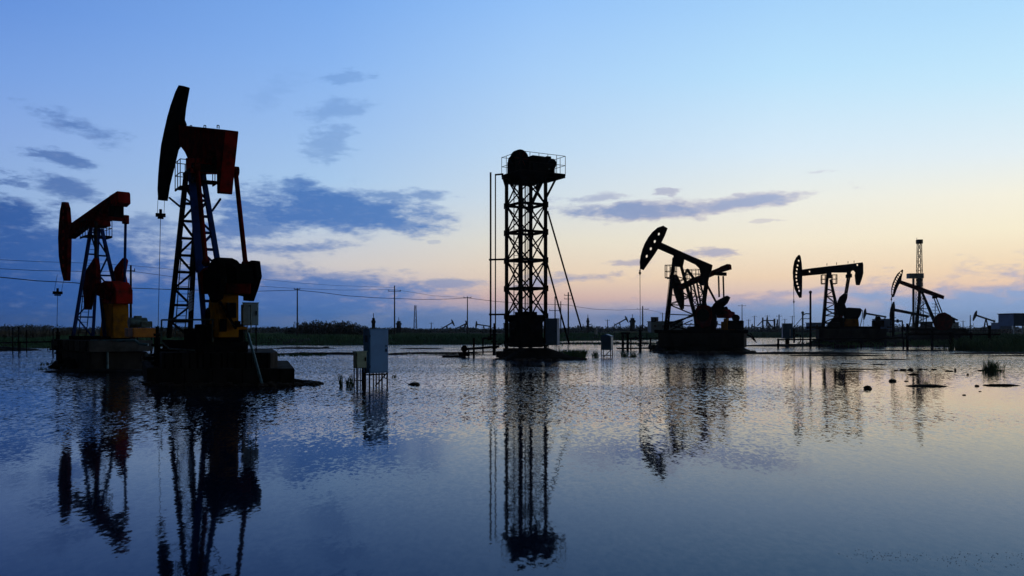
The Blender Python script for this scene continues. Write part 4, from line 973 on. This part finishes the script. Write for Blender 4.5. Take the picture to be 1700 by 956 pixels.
q.path([(.3, .1, zb + .1), (.36, .1, zb - .22), (.46, .1, zb - .25), (.5, .1, zb)], .02); q.build_each('conduit', 'black', cb, k=1)
MB().box((0, -.03, zb - .045), (W1 * .98, .04, .07)).build('name_plate', 'white', cb) if False else None
cb = control_box('meter_box', (592.7, 607.6, 584, 611), 33.2, .27, -38, 'cabgrey', 'small grey green meter box on thin legs left of the tall cabinet', top=.05)
stand(cb, 14.9 / F * 33.2 / math.cos(R(38)), .27, wz(611, 33.2), -.4, wz(632, 33.2), cross=False, r_=.035)
q = MB()
for i in (-.08, .02, .1): q.tube((i, .14, -.3), (i, .14, wz(611, 33.2)), .02, 8)
q.build_each('conduit', 'black', cb)
cb = control_box('junction_box', (997.8, 1014, 558, 581), 71, .75, 20, 'cabblue', 'small blue box on four legs in the water right of the tower', handle=False)
wb_ = 16.2 / F * 71 / math.cos(R(20)); MB().poly([(-wb_ / 2 - .05, wz(558, 71)), (wb_ / 2 + .05, wz(558, 71)), (0, wz(556, 71) + .08)], -.05, .8).build('roof', 'cab', cb); stand(cb, wb_, .75, wz(581, 71), -.4, wz(590, 71), cross=True, r_=.06)
MB().box((wb_ / 2 + .006, .37, wz(569.5, 71)), (.012, .7, .95)).build('lit_side', 'white', cb)  # white sheet over the right side, its brighter light put into the colour
cb = control_box('pump_cabinet', (1300, 1316, 537, 562), 118, 1.0, 10, 'cabblue', 'blue cabinet on a short post left of the level beamed pumpjack', top=.15, handle=False)
MB().box((.3, -.04, wz(552, 118)), (.16, .04, 1.0)).build('notice_strip', 'white', cb); MB().box((0, .5, wz(562, 118) / 2), (.5, .5, wz(562, 118))).build('post', 'black', cb)
control_box('roadside_cabinet', (987, 991, 544, 555), 150, .4, 10, 'white', 'tiny white cabinet standing in the grass right of the lattice tower', legs=.5, handle=False)

# ------------------------------------------------------------------ pipework, wellheads, jetties
def part_set(name, loc, label, cat, parts):
    """parts: (name, material, MB) in metres relative to loc"""
    rt = empty(name, loc); tag(rt, label, cat)
    for nm, m, q in parts: q.build(nm, m, rt)
    return rt
def wellhead(px, py, D, h, label, sc=1.0, arm=1):
    x = wx(px, D); v = MB().tube((0, 0, -.1), (0, 0, h), .11 * sc, 12)
    for z in (.25, .5, .78): v.tube((0, 0, h * z - .05), (0, 0, h * z + .05), .2 * sc, 14)
    w = MB().tube((0, 0, h), (0, 0, h + .4 * sc), .06 * sc, 10).tube((0, 0, h + .05), (0, 0, h + .16), .13 * sc, 12)
    a1 = MB().tube((0, 0, h * .64), (arm * .75 * sc, 0, h * .64), .065 * sc, 10).tube((arm * .3 * sc, 0, h * .64), (arm * .42 * sc, 0, h * .64), .14 * sc, 12).tube((arm * .75 * sc, 0, h * .64), (arm * .75 * sc, 0, 0), .055 * sc, 10)
    a2 = MB().tube((0, 0, h * .4), (-arm * .5 * sc, 0, h * .4), .06 * sc, 10)
    wl = MB(); n = 14
    for i in range(n):
        a0, b0 = 2 * math.pi * i / n, 2 * math.pi * (i + 1) / n
        wl.tube((-arm * .55 * sc, .17 * sc * math.cos(a0), h * .4 + .17 * sc * math.sin(a0)), (-arm * .55 * sc, .17 * sc * math.cos(b0), h * .4 + .17 * sc * math.sin(b0)), .018, 6)
    wl.bar((-arm * .55 * sc, -.17 * sc, h * .4), (-arm * .55 * sc, .17 * sc, h * .4), .025)
    z0 = wz(py, D)
    return part_set('wellhead', (x, D, max(0.0, z0)), label, 'wellhead', [('casing', 'black', v), ('stuffing_box', 'steel', w), ('flow_arm', 'black', a1), ('valve_stub', 'black', a2), ('hand_wheel', 'steel', wl)])
wellhead(96, 596, 52.5, 1.5, 'wellhead under the far left red pumpjack head'); wellhead(261, 618, 36.5, 1.5, 'wellhead beneath the rod of the largest pumpjack', 1.15)
wellhead(820.5, 588, 68, 2.0, 'dark wellhead at the foot of the pipes left of the tower', 1.2, -1); wellhead(1063, 582, 88, 2.0, 'wellhead beneath the rod of the bent tail pumpjack', 1.3, -1)
wellhead(1318.5, 568, 122, 1.6, 'wellhead beneath the level beamed pumpjack head', 1.2); wellhead(1483, 560, 140, 4.2, 'tall dark wellhead stack under the crescent head of the slim pumpjack', 2.0)
# piping around the far left unit
D = 47.5
rail('pipe_run', [[W3(150,566,D), W3(224,565,D), W3(232,571,D), W3(246,572,D)], [W3(153.5,566,D), W3(153.5,612,D)], [W3(178,567,D), W3(178,612,D)]], .075, 'pipe', 'blue pipe carried on two uprights before the far left slab', 'pipe')
D = 50; part_set('mooring_post', (wx(99.5, D), D, 0), 'thick black post in the water before the far left wellhead', 'post', [('shaft', 'black', MB().tube((0, 0, -.5), (0, 0, wz(566, D)), .1, 12).tube((0, 0, wz(580, D)), (0, 0, wz(578, D)), .15, 12)), ('cap', 'black', MB().tube((0, 0, wz(566, D)), (0, 0, wz(564, D)), .14, 12))])
D = 49.5; part_set('low_pipe', (wx(128, D), D, 0), 'long dark pipe lying just over the water at far left', 'pipe', [('pipe_run', 'black', MB().path([(-1.0, 0, .14), (3.9, 0, .24), (4.6, .3, .3)], .07)), ('support', 'black', MB().bar((.9, 0, -.4), (.9, 0, .2), .1)), ('support', 'black', MB().bar((3, 0, -.4), (3, 0, .25), .1))])
for px, pt, pb, lb in ((21, 545, 588, 'leftmost thin dark post on the left bank'), (31, 543, 590, 'second thin dark post on the left bank'), (44, 548, 584, 'third thin dark post on the left bank'), (88, 546, 590, 'fourth dark post on the left bank, nearest the pumpjack head')):
    D = wd(pb); part_set('fence_post', (wx(px, D), D, 0), lb, 'post', [('shaft', 'black', MB().bar((0, 0, -.3), (0, 0, wz(pt, D)), .07, .07)), ('cap', 'black', MB().box((0, 0, wz(pt, D)), (.16, .16, .05)))])
D = 84; part_set('barrier_pipe', (wx(50, D), D, 0), 'low horizontal pipe rail among the thin posts on the left bank', 'pipe', [('pipe_run', 'black', MB().tube((-3, 0, .95), (3.6, 0, 1.1), .06, 8)), ('upright', 'black', MB().tube((-1, 0, -.2), (-1, 0, 1), .05, 8)), ('upright', 'black', MB().tube((2.2, 0, -.2), (2.2, 0, 1.06), .05, 8))])
# valves and litter near the big unit
for px, py, D, lb in ((250, 592, 42, 'pale flanged valve between the two left pumpjacks'), (252, 603, 42, 'second pale valve, lower, between the two left pumpjacks')):
    x = wx(px, D); z = wz(py, D); part_set('valve', (x, D, z), lb, 'valve', [('body', 'galv', MB().ball((0, 0, 0), .17, n=12, m=8)), ('flange', 'white', MB().tube((.16, 0, 0), (.22, 0, 0), .2, 14)), ('flange', 'galv', MB().tube((-.22, 0, 0), (-.16, 0, 0), .2, 14)), ('stem', 'steel', MB().tube((0, 0, .1), (0, 0, .35), .03, 8)), ('support', 'black', MB().tube((0, 0, -z - .2), (0, 0, -.12), .06, 8))])
# pipework in front of the tower wellhead
D = 69.5; x0 = wx(786, D)
def V3(px, py, D, x0, y0, z0=0): p = W3(px, py, D); return (p.x - x0, p.y - y0, p.z - z0)
v = lambda px, py: V3(px, py, D, x0, D)
part_set('flow_line', (x0, D, 0), 'low flow line on posts left of the tower wellhead', 'pipe', [
 ('pipe_run', 'black', MB().path([v(772,579.5), v(800,577.5), v(829,575)], .1)), ('pipe_run', 'black', MB().path([v(750,585.5), v(818,584)], .05)),
 ('post', 'black', MB().tube(v(770.7,573), v(770.7,594), .14, 10).ball(v(770.7,579), .28).box(v(770.7,588), (.9, .5, .3))), ('post', 'black', MB().bar(v(786.6,561), v(786.6,594), .16)), ('stub', 'black', MB().tube(v(778,578), v(778,594), .05, 8)),
 ('ledge', 'mud', MB().box(v(752,591.5), (1.7, .8, .12)))])
# timber jetty right of the tower
D = 92; x0 = wx(1040, D)
v = lambda px, py: V3(px, py, D, x0, D)
part_set('jetty', (x0, D, 0), 'dark timber jetty frame beside the rod of the bent tail pumpjack', 'jetty', [
 ('post', 'black', MB().bar(v(1034,552), v(1034,586), .24)), ('post', 'black', MB().bar(v(1042,552), v(1042,586), .24)), ('cap_beam', 'black', MB().bar(v(1031,553), v(1046,553), .2)),
 ('plank', 'black', MB().bar(v(1024,578.5), v(1094,577.5), .5, .14)), ('rail', 'black', MB().bar(v(1042,562), v(1094,561), .1)), ('post', 'black', MB().bar(v(1080,560), v(1080,584), .14))])
# footbridge on the right
D = 96; x0 = wx(1570, D); v = lambda px, py, dy=0: (V3(px, py, D, x0, D)[0], dy, V3(px, py, D, x0, D)[2])
fb = part_set('footbridge', (x0, D, 0), 'long dark footbridge on posts across the right shore', 'bridge', [
 ('deck', 'black', MB().box(((v(1508,555)[0] + v(1660,555)[0]) / 2, .4, v(0,555)[2]), (v(1660,555)[0] - v(1508,555)[0], 1.0, .22))),
 ('post', 'black', MB().bar(v(1506.5,537), v(1506.5,592), .2)), ('post', 'black', MB().bar(v(1547.5,549), v(1547.5,592), .2)), ('post', 'black', MB().bar(v(1580,552), v(1580,592), .38)), ('post', 'black', MB().bar(v(1612,552), v(1612,592), .2)), ('post', 'black', MB().bar(v(1643,540), v(1643,592), .24)),
 ('handrail', 'steel', MB().tube(v(1508,548.5), v(1660,548.5), .035, 8).tube(v(1508,551.5), v(1660,551.5), .03, 8))])
for px in range(1516, 1660, 12): MB().tube(v(px,556), v(px,548.5), .025, 6).build('baluster', 'steel', fb)
D = 104; x0 = wx(1400, D); v = lambda px, py, dy=0: (V3(px, py, D, x0, D)[0], dy, V3(px, py, D, x0, D)[2])
part_set('pipe_bridge', (x0, D, 0), 'low pipe trestle in front of the level beamed pumpjack block', 'pipe', [('pipe_run', 'black', MB().tube(v(1292,564), v(1508,561), .09, 8)), ('post', 'black', MB().bar(v(1292,562), v(1292,580), .2)), ('post', 'black', MB().bar(v(1360,562), v(1360,580), .14)), ('post', 'black', MB().bar(v(1430,561), v(1430,580), .14)), ('post', 'black', MB().bar(v(1500,560), v(1500,580), .14))])
# tall standpipes with an arch, left of the level-beamed unit
D = 114; x0 = wx(1345.5, D); v = lambda px, py, dy=0: (V3(px, py, D, x0, D)[0], dy, V3(px, py, D, x0, D)[2])
part_set('vent_mast', (x0, D, 0), 'tall thin mast joined by a pipe arch to a shorter one', 'mast', [('tall_mast', 'steel', MB().tube(v(1345.6,483.5), v(1345.6,575), .13, 8, .16).ball(v(1345.6,485), .22)), ('short_mast', 'galv', MB().tube(v(1332.7,518), v(1332.7,575), .11, 8).ball(v(1332.7,519), .2)),
 ('arch', 'steel', MB().path([v(1333,524), v(1335,521.5), v(1339,520.5), v(1345,521)], .07)), ('cross_pipe', 'steel', MB().tube(v(1333,529), v(1345.5,529), .05, 6)), ('stay', 'steel', MB().tube(v(1333,526), v(1319,542), .04, 6))])
# clutter on the middle unit's block: valve manifold and bent cables
D = 90; x0 = wx(1222, D); v = lambda px, py, dy=0: (V3(px, py, D, x0, D)[0], dy, V3(px, py, D, x0, D)[2])
part_set('manifold', (x0, D, 0), 'pipe manifold with a drooping hose right of the bent tail pumpjack', 'pipe', [('header', 'steel', MB().path([v(1212,556), v(1236,554), v(1246,558), v(1254,566)], .09)), ('upright', 'steel', MB().tube(v(1221,526), v(1221,560), .07, 8)), ('hose', 'black', MB().path([v(1246,553), v(1251,560), v(1256,569)], .05)), ('upright', 'steel', MB().tube(v(1236,548), v(1236,572), .06, 8)), ('brace', 'steel', MB().tube(v(1221,528), v(1235,545), .035, 6))])
D = 92; x0 = wx(1105, D)
part_set('concrete_step', (x0, D, 0), 'low dark step at the left end of the bent tail pumpjack block', 'step', [('tread', 'conc', MB().box((-.6, 0, .35), (2.2, 2.0, .5))), ('tread', 'conc', MB().box((-.2, 0, .8), (1.3, 1.8, .42)))])

# ------------------------------------------------------------------ power line
def upole(px, ptop, D, lb, arms=((.35, 1.0),), r_=.13, top_pin=True, pb=552):
    x = wx(px, D); zt_ = wz(ptop, D); rt = empty('power_pole', (x, D, 0)); tag(rt, lb, 'power pole', 'power poles along the skyline')
    MB().tube((0, 0, -.3), (0, 0, zt_), r_ * 1.25, 10, r_ * .8).build('shaft', 'wood', rt)
    for dz, hw in arms:
        am = MB().box((0, -.12, zt_ - dz), (hw * 2, .1, .12)).build('crossarm', 'wood', rt)
        for xx in (-hw * .92, hw * .92): MB().tube((xx, -.12, zt_ - dz + .06), (xx, -.12, zt_ - dz + .3), .05, 8).build('insulator', 'steel', am)
    return rt
upole(217, 440, 102, 'lone power pole just right of the far left pumpjack', ((.7, .55),), .14)
upole(493.5, 478, 160, 'power pole rising beside the rounded thicket', ((.25, .55),))
upole(655, 474, 168, 'power pole with crossarm right of the tall water cabinet', ((1.1, 1.25),))
upole(776, 492, 197, 'plain power pole left of the tower pipes', ((.3, .9),))
upole(921.5, 492, 175, 'first slim pole just right of the tower', ((2.9, 1.2),)); upole(931, 500, 200, 'second slim pole right of the tower, shorter', ())
upole(943.5, 485, 190, 'double armed power pole between the tower stays', ((.7, .9), (1.5, .9)), .17)
upole(1067, 508, 276, 'power pole with wide crossarm behind the bent tail pumpjack rod', ((1.0, 1.9),), .22)
upole(1100, 519, 380, 'small power pole left of the bent tail pumpjack legs', ((.5, 1.2),), .2)
upole(1008.5, 530, 420, 'tiny pole left of the right facing tiny pumpjack', ((.5, 1.2),), .2); upole(1252.5, 524, 420, 'tiny power pole at the left of the right skyline group', ((.5, 1.2),), .2); upole(1274, 523, 420, 'tiny power pole between the two end on pumpjacks', ((.5, 1.2),), .2)
upole(1293.5, 522, 400, 'tiny thick power pole right of the end on pumpjacks', ((.8, 1.4),), .3); upole(1315.5, 524, 420, 'tiny power pole behind the blue cabinet on a post', ((.5, 1.2),), .2)
upole(1611, 523, 300, 'slim pole left of the lone small pumpjack', (), .18); upole(1232, 505, 330, 'far pole right of the bent tail pumpjack', ((.6, 1.5),), .16)
def wire(pts, lb, r_=.045):
    P_ = []
    for (xa, ya, Da), (xb, yb, Db) in zip(pts[:-1], pts[1:]):
        for i in range(6):
            t_ = i / 6; P_.append(W3(xa + (xb - xa) * t_, ya + (yb - ya) * t_, Da + (Db - Da) * t_))
    P_.append(W3(*pts[-1])); o_ = P_[0].copy(); q = MB()
    for a, b_ in zip(P_[:-1], P_[1:]): q.tube(a - o_, b_ - o_, r_, 5)
    o = q.build('power_line', 'wire', loc=o_); tag(o, lb, 'power line', 'power lines')
wire([(-1600,330,50),(-120,424,84),(0,431,90),(60,434,93),(140,436.5,98),(217,440.5,102),(285,447,118),(360,456,133),(433,463,147),(494,469.5,160),(560,474,163),(655,477,168)], 'topmost cable, from the left edge to the crossarmed pole', .022)
wire([(-1600,350,50),(-120,440,84),(0,446,90),(60,449,93),(140,450.5,98),(217,450,102),(285,459,118),(360,468,133),(433,475,147),(494,479,160),(570,481.5,164),(655,480.5,168),(720,491,184),(776,494,197)], 'middle cable, passing the top of the pole by the thicket', .028)
wire([(-1600,365,50),(-120,452,84),(0,460,90),(60,466,93),(120,469,98),(217,478,102),(285,480.5,118),(350,482,133),(420,483.5,147),(494,481.5,160),(530,485,162),(577,491,164),(620,494,167),(655,495.5,168),(700,497,178),(740,496.5,188),(776,494.5,197),(820,500,193),(870,504,190),(943,506,190),(960,509.5,205),(985,513,225),(1025,514.8,250),(1067,513,276),(1085,516,330),(1100,519.5,380)], 'thick lowest cable sagging all the way to the wide crossarm pole', .05)

# ------------------------------------------------------------------ far structures
def lattice(name, px, ptop, pbase, D, w0, w1, lb, cat='derrick', seg=14, t_=.16):
    x = wx(px, D); H = wz(ptop, D); rt = empty(name, (x, D, 0)); tag(rt, lb, cat)
    for i in (-1, 1):
        for j in (-1, 1): MB().bar((i * w0, j * w0, 0), (i * w1, j * w1, H), t_).build('leg', 'steel', rt)
    q = MB()
    for k in range(seg):
        a, b_ = k / seg, (k + 1) / seg; wa, wb2 = w0 + (w1 - w0) * a, w0 + (w1 - w0) * b_
        for (c, d_) in (((-1, -1), (1, -1)), ((1, -1), (1, 1)), ((1, 1), (-1, 1)), ((-1, 1), (-1, -1))):
            q.bar((c[0] * wb2, c[1] * wb2, H * b_), (d_[0] * wb2, d_[1] * wb2, H * b_), t_ * .7)
            e, f_ = (c, d_) if k % 2 else (d_, c); q.bar((e[0] * wa, e[1] * wa, H * a), (f_[0] * wb2, f_[1] * wb2, H * b_), t_ * .7)
    q.build('bracing', 'steel', rt); return rt, H
D = 300
rt, H = lattice('drilling_rig', 1526.5, 402, 545, D, 1.1, .55, 'tall drilling mast rising behind the slim crescent headed pumpjack', seg=20)
MB().box((0, 0, H + .2), (1.7, 1.7, 1.4)).build('crown_block', 'black', rt); MB().tube((-.9, 0, H), (-.9, 0, H + 1.6), .08, 6).build('lightning_rod', 'steel', rt)
zb = wz(458, D); MB().box((-1.5, 0, zb), (5.0, 2.4, 1.7)).build('monkey_board', 'shed', rt); MB().bar((-2.1, 0, 0), (-2.1, 0, zb), .6).build('stand_pipe', 'steel', rt)
MB().box((0, 0, wz(470, D)), (1.3, 1.3, 4)).build('travelling_block', 'black', rt); MB().box((-.5, 0, 2.6), (9, 6, 1.6)).box((2.5, 0, 4.2), (3, 3, 2.0)).build('drill_floor', 'steel', rt); MB().box((-2.6, -3.1, 3.4), (.5, .1, .35)).build('rig_lamp', 'lamp', rt)  # the small glowing box is a lamp on the rig
lattice('comm_tower', 689.5, 507, 545, 520, 1.0, .45, 'small thin lattice derrick on the skyline', seg=9, t_=.25)
for px, pt, D, w, lb in ((620, 528, 230, .5, 'dark capped flue seen over the tall water cabinet'), (1050, 528, 300, .95, 'square dark tower right of the right facing tiny pumpjack'), (976, 528, 300, .5, 'thin dark tower between the tower stays and the tiny pumpjack'), (662, 533, 300, .9, 'small bulb topped tower next to the crossarmed pole')):
    x = wx(px, D); H = wz(pt, D); part_set('well_tower', (x, D, 0), lb, 'tower', [('body', 'black', MB().box((0, 0, H * .45), (w * 1.6, w * 1.6, H * .9))), ('cap', 'black', MB().box((0, 0, H * .82), (w * 2.1, w * 2.1, H * .1)).box((0, 0, H * .94), (w * 1.3, w * 1.3, H * .14))), ('rod', 'steel', MB().tube((0, 0, H), (0, 0, H + 1.3), .1, 6))])
def building(px0, px1, pt, pb, D, m, lb, depth=6, roof=None, wins=0, legs=0):
    w = (px1 - px0) / F * D; z1, z0 = wz(pt, D), max(wz(pb, D), .2); rt = empty('building', (wx((px0 + px1) / 2, D), D, 0)); tag(rt, lb, 'building')
    MB().box((0, depth / 2, (z0 + z1) / 2), (w, depth, z1 - z0)).build('wall', m, rt)
    MB().box((0, depth / 2, z1 + .08), (w + .4, depth + .4, .16)).build('roof', roof or 'steel', rt)
    for i in range(wins):
        xx = -w / 2 + (i + .5) * w / wins; f_ = MB().box((xx, -.03, (z0 + z1) / 2 + .2), (.9, .06, .9)).build('window', 'white', rt); MB().box((xx, -.065, (z0 + z1) / 2 + .2), (.75, .02, .75)).build('pane', 'black', f_)
    if legs:
        for i in range(legs): MB().bar((-w / 2 + .3 + i * (w - .6) / (legs - 1), .3, 0), (-w / 2 + .3 + i * (w - .6) / (legs - 1), .3, z0), .3).build('pillar', 'white', rt)
    return rt
bb = building(1081, 1134, 534, 552, 235, 'shed', 'pale grey building behind the bent tail pumpjack legs', wins=4)
for i in (-3.6, -2.6): MB().tube((i, 2, wz(534, 235)), (i, 2, wz(526, 235)), .55, 14).build('vent_stack', 'steel', bb)
building(1347, 1366, 536, 547, 330, 'shedblue', 'small blue shed left of the level beamed pumpjack legs', wins=1)
building(1463, 1481, 530, 546, 250, 'shedblue', 'boxy blue shed between the small and the slim pumpjacks'); building(1683, 1745, 521, 541, 190, 'shedblue', 'blue cabin raised on pale pillars at the right edge', legs=5)
building(1660, 1680, 536, 546, 330, 'shedblue', 'low dark shed left of the raised blue cabin'); building(1578, 1592, 535, 546, 420, 'shed', 'tiny low shed right of the slim pumpjack'); building(836, 848, 537, 546, 260, 'shed', 'low shed seen between the tower legs and pipes')
D = 190; part_set('pipe_rack', (wx(1047, D), D, 0), 'pale long pipe rack in the grass right of the tower', 'pipe rack', [('beam', 'cabgrey', MB().box((0, 0, wz(551, D)), (7.8, .4, .3)))] + [('post', 'steel', MB().bar((i, 0, .3), (i, 0, wz(551, D)), .15)) for i in (-3.6, -1.2, 1.2, 3.6)])
D = 60; part_set('frame_stand', (wx(240, D), D, 0), 'small dark frame behind the valves between the left pumpjacks', 'frame', [('leg', 'steel', MB().bar((-.5, 0, 0), (-.5, 0, wz(534, D)), .06)), ('leg', 'steel', MB().bar((.5, 0, 0), (.5, 0, wz(534, D)), .06)), ('top_bar', 'steel', MB().bar((-.5, 0, wz(534, D)), (.5, 0, wz(534, D)), .06)), ('mid_bar', 'steel', MB().bar((-.5, 0, wz(538, D)), (.5, 0, wz(538, D)), .04))])



# ------------------------------------------------------------------ rubble, weeds and litter along the waterlines
def rubble(pts, n, sz, label):
    """broken stones strewn along a line of (column, distance) points"""
    q = MB()
    for i in range(n):
        t_ = rnd.random() * (len(pts) - 1); k = int(t_); f_ = t_ - k; (pa, da), (pb, db) = pts[k], pts[min(k + 1, len(pts) - 1)]
        D = da + (db - da) * f_ + rnd.gauss(0, .25); x = wx(pa + (pb - pa) * f_, D) + rnd.gauss(0, .12); r_ = sz * rnd.uniform(.3, 1.2) ** 1.5
        b0 = len(q.v); q.ball((0, 0, 0), r_, n=7, m=4); sd = rnd.random() * 40; fl = rnd.uniform(.35, .8)
        for j in range(b0, len(q.v)):
            v_ = Vector(q.v[j]); w_ = 1 + .6 * noise.noise(v_ / r_ * 1.3 + Vector((sd, 0, 0))); q.v[j] = (x + v_.x * w_ * 1.3, D + v_.y * w_, v_.z * w_ * fl + r_ * .12)
    return tag(q.build('rubble', 'rock'), label, 'rubble', kind='stuff')
rubble([(240, 34.6), (300, 33.9), (420, 33.9), (495, 34.0), (530, 34.6)], 170, .14, 'broken stones along the foot of the largest footing')
rubble([(92, 50.5), (150, 49.2), (220, 49.2), (262, 50.5)], 110, .16, 'broken stones along the foot of the far left slab')
rubble([(826, 64.5), (870, 61.8), (930, 61.8), (972, 64.5)], 120, .18, 'broken stones round the foot of the lattice tower')
rubble([(1090, 82.5), (1130, 80.5), (1190, 80.5), (1250, 83)], 150, .26, 'broken stones below the bent tail pumpjack')
rubble([(1350, 117), (1400, 114), (1480, 114), (1600, 112)], 150, .3, 'broken stones below the level beamed pumpjack')
for (px, py, w, h, n, lb) in [(140, 604, 110, 9, 260, 'weeds around the far left slab'), (1165, 583, 170, 8, 500, 'weeds round the bent tail pumpjack block'), (1420, 574, 170, 10, 700, 'weeds round the level beamed pumpjack block'),
        (1560, 573, 120, 12, 600, 'weeds below the slim pumpjack'), (860, 594, 60, 7, 160, 'weeds at the foot of the lattice tower'), (720, 586.5, 130, 4, 160, 'sparse weeds on the thin spit left of the tower'), (1000, 571, 220, 5, 400, 'weeds on the low dyke right of the tower'), (1600, 640, 140, 4, 60, 'sparse weeds in the shallows at right')]:
    o = reed_clump(px, py, w, h, n, lb, lean=.4, bw=.03 * wd(py) / 70); o.name = 'weeds'; tag(o, cat='weeds', kind='stuff')
P_ = []
for i in range(260):        # scum flecks floating in front at right
    u_ = rnd.random(); x, y = 3.3 + 2.6 * u_ + rnd.gauss(0, .12), 8.35 - .75 * u_ * (1 if i % 2 else .2) + rnd.gauss(0, .10); r_ = rnd.uniform(.003, .010)
    P_.append([[x - r_, y, .002], [x + r_, y - r_ * .4, .002], [x + r_ * .3, y + r_, .006]])
tri_cloud('scum', np.array(P_), 'white', 'pale flecks of scum floating at the lower right', cat='scum', kind='stuff')

# ------------------------------------------------------------------ evening haze
hm = bpy.data.materials.new('haze'); hm.use_nodes = True; t = hm.node_tree; t.nodes.clear()
ho = t.nodes.new('ShaderNodeOutputMaterial'); hv = t.nodes.new('ShaderNodeVolumePrincipled'); hv.inputs['Color'].default_value = (.75, .82, .95, 1); hv.inputs['Density'].default_value = .00016; hv.inputs['Anisotropy'].default_value = .3
t.links.new(hv.outputs[0], ho.inputs['Volume'])
q = MB().box((0, 1450, 22), (16400, 3200, 52)); o = q.build('haze', hm); tag(o, kind='stuff')
S.cycles.volume_bounces = 0

for o in list(COL.objects):
    if o.name.startswith('reed_clump') and o.get('label') and any(w_ in o['label'] for w_ in ('weeds', 'of the small blue box', 'beneath the timber')): o['kind'] = 'stuff'; o.name = 'weeds'
for px, pt, D, lb in ((1178, 531, 430, 'tiny far pole right of the bent tail pumpjack legs'), (1243, 530, 430, 'tiny far pole, leftmost on the right skyline'), (1303, 529, 430, 'tiny far pole just left of the blue cabinet top'), (1566, 530, 430, 'tiny far pole right of the slim pumpjack gearbox'), (1599, 532, 430, 'tiny far pole midway to the lone small pumpjack'), (1667, 531, 430, 'tiny far pole over the low dark shed'), (870, 530, 430, 'tiny far pole seen through the tower'), (716, 535, 430, 'tiny far pole right of the thin lattice derrick'), (579, 532, 430, 'tiny far pole above the thicket slope')):
    upole(px, pt, D, lb, ((.5, 1.2),), .2)
D = 400; x0 = wx(1277, D); part_set('gantry', (x0, D, 0), 'small far gantry joining the two end on pumpjacks', 'gantry', [('beam', 'black', MB().bar((-3, 0, wz(532, D)), (2.5, 0, wz(532, D)), .5)), ('post', 'black', MB().bar((-3, 0, 0), (-3, 0, wz(527, D)), .6)), ('post', 'black', MB().bar((2.5, 0, 0), (2.5, 0, wz(529, D)), .7)), ('brace', 'black', MB().bar((-3, 0, wz(532, D)), (-5.5, 0, wz(541, D)), .35))])
place_far(1199, 534, 450, R(20), 'tiny far pumpjack just right of the yellow pedestal', 8, .8)
place_far(1412, 533, 450, R(-20), 'tiny far pumpjack left of the small one by the level beamed unit', -8, .8)
place_far(893, 537, 600, R(160), 'tiny far pumpjack glimpsed behind the tower cabinet', 12, .8)
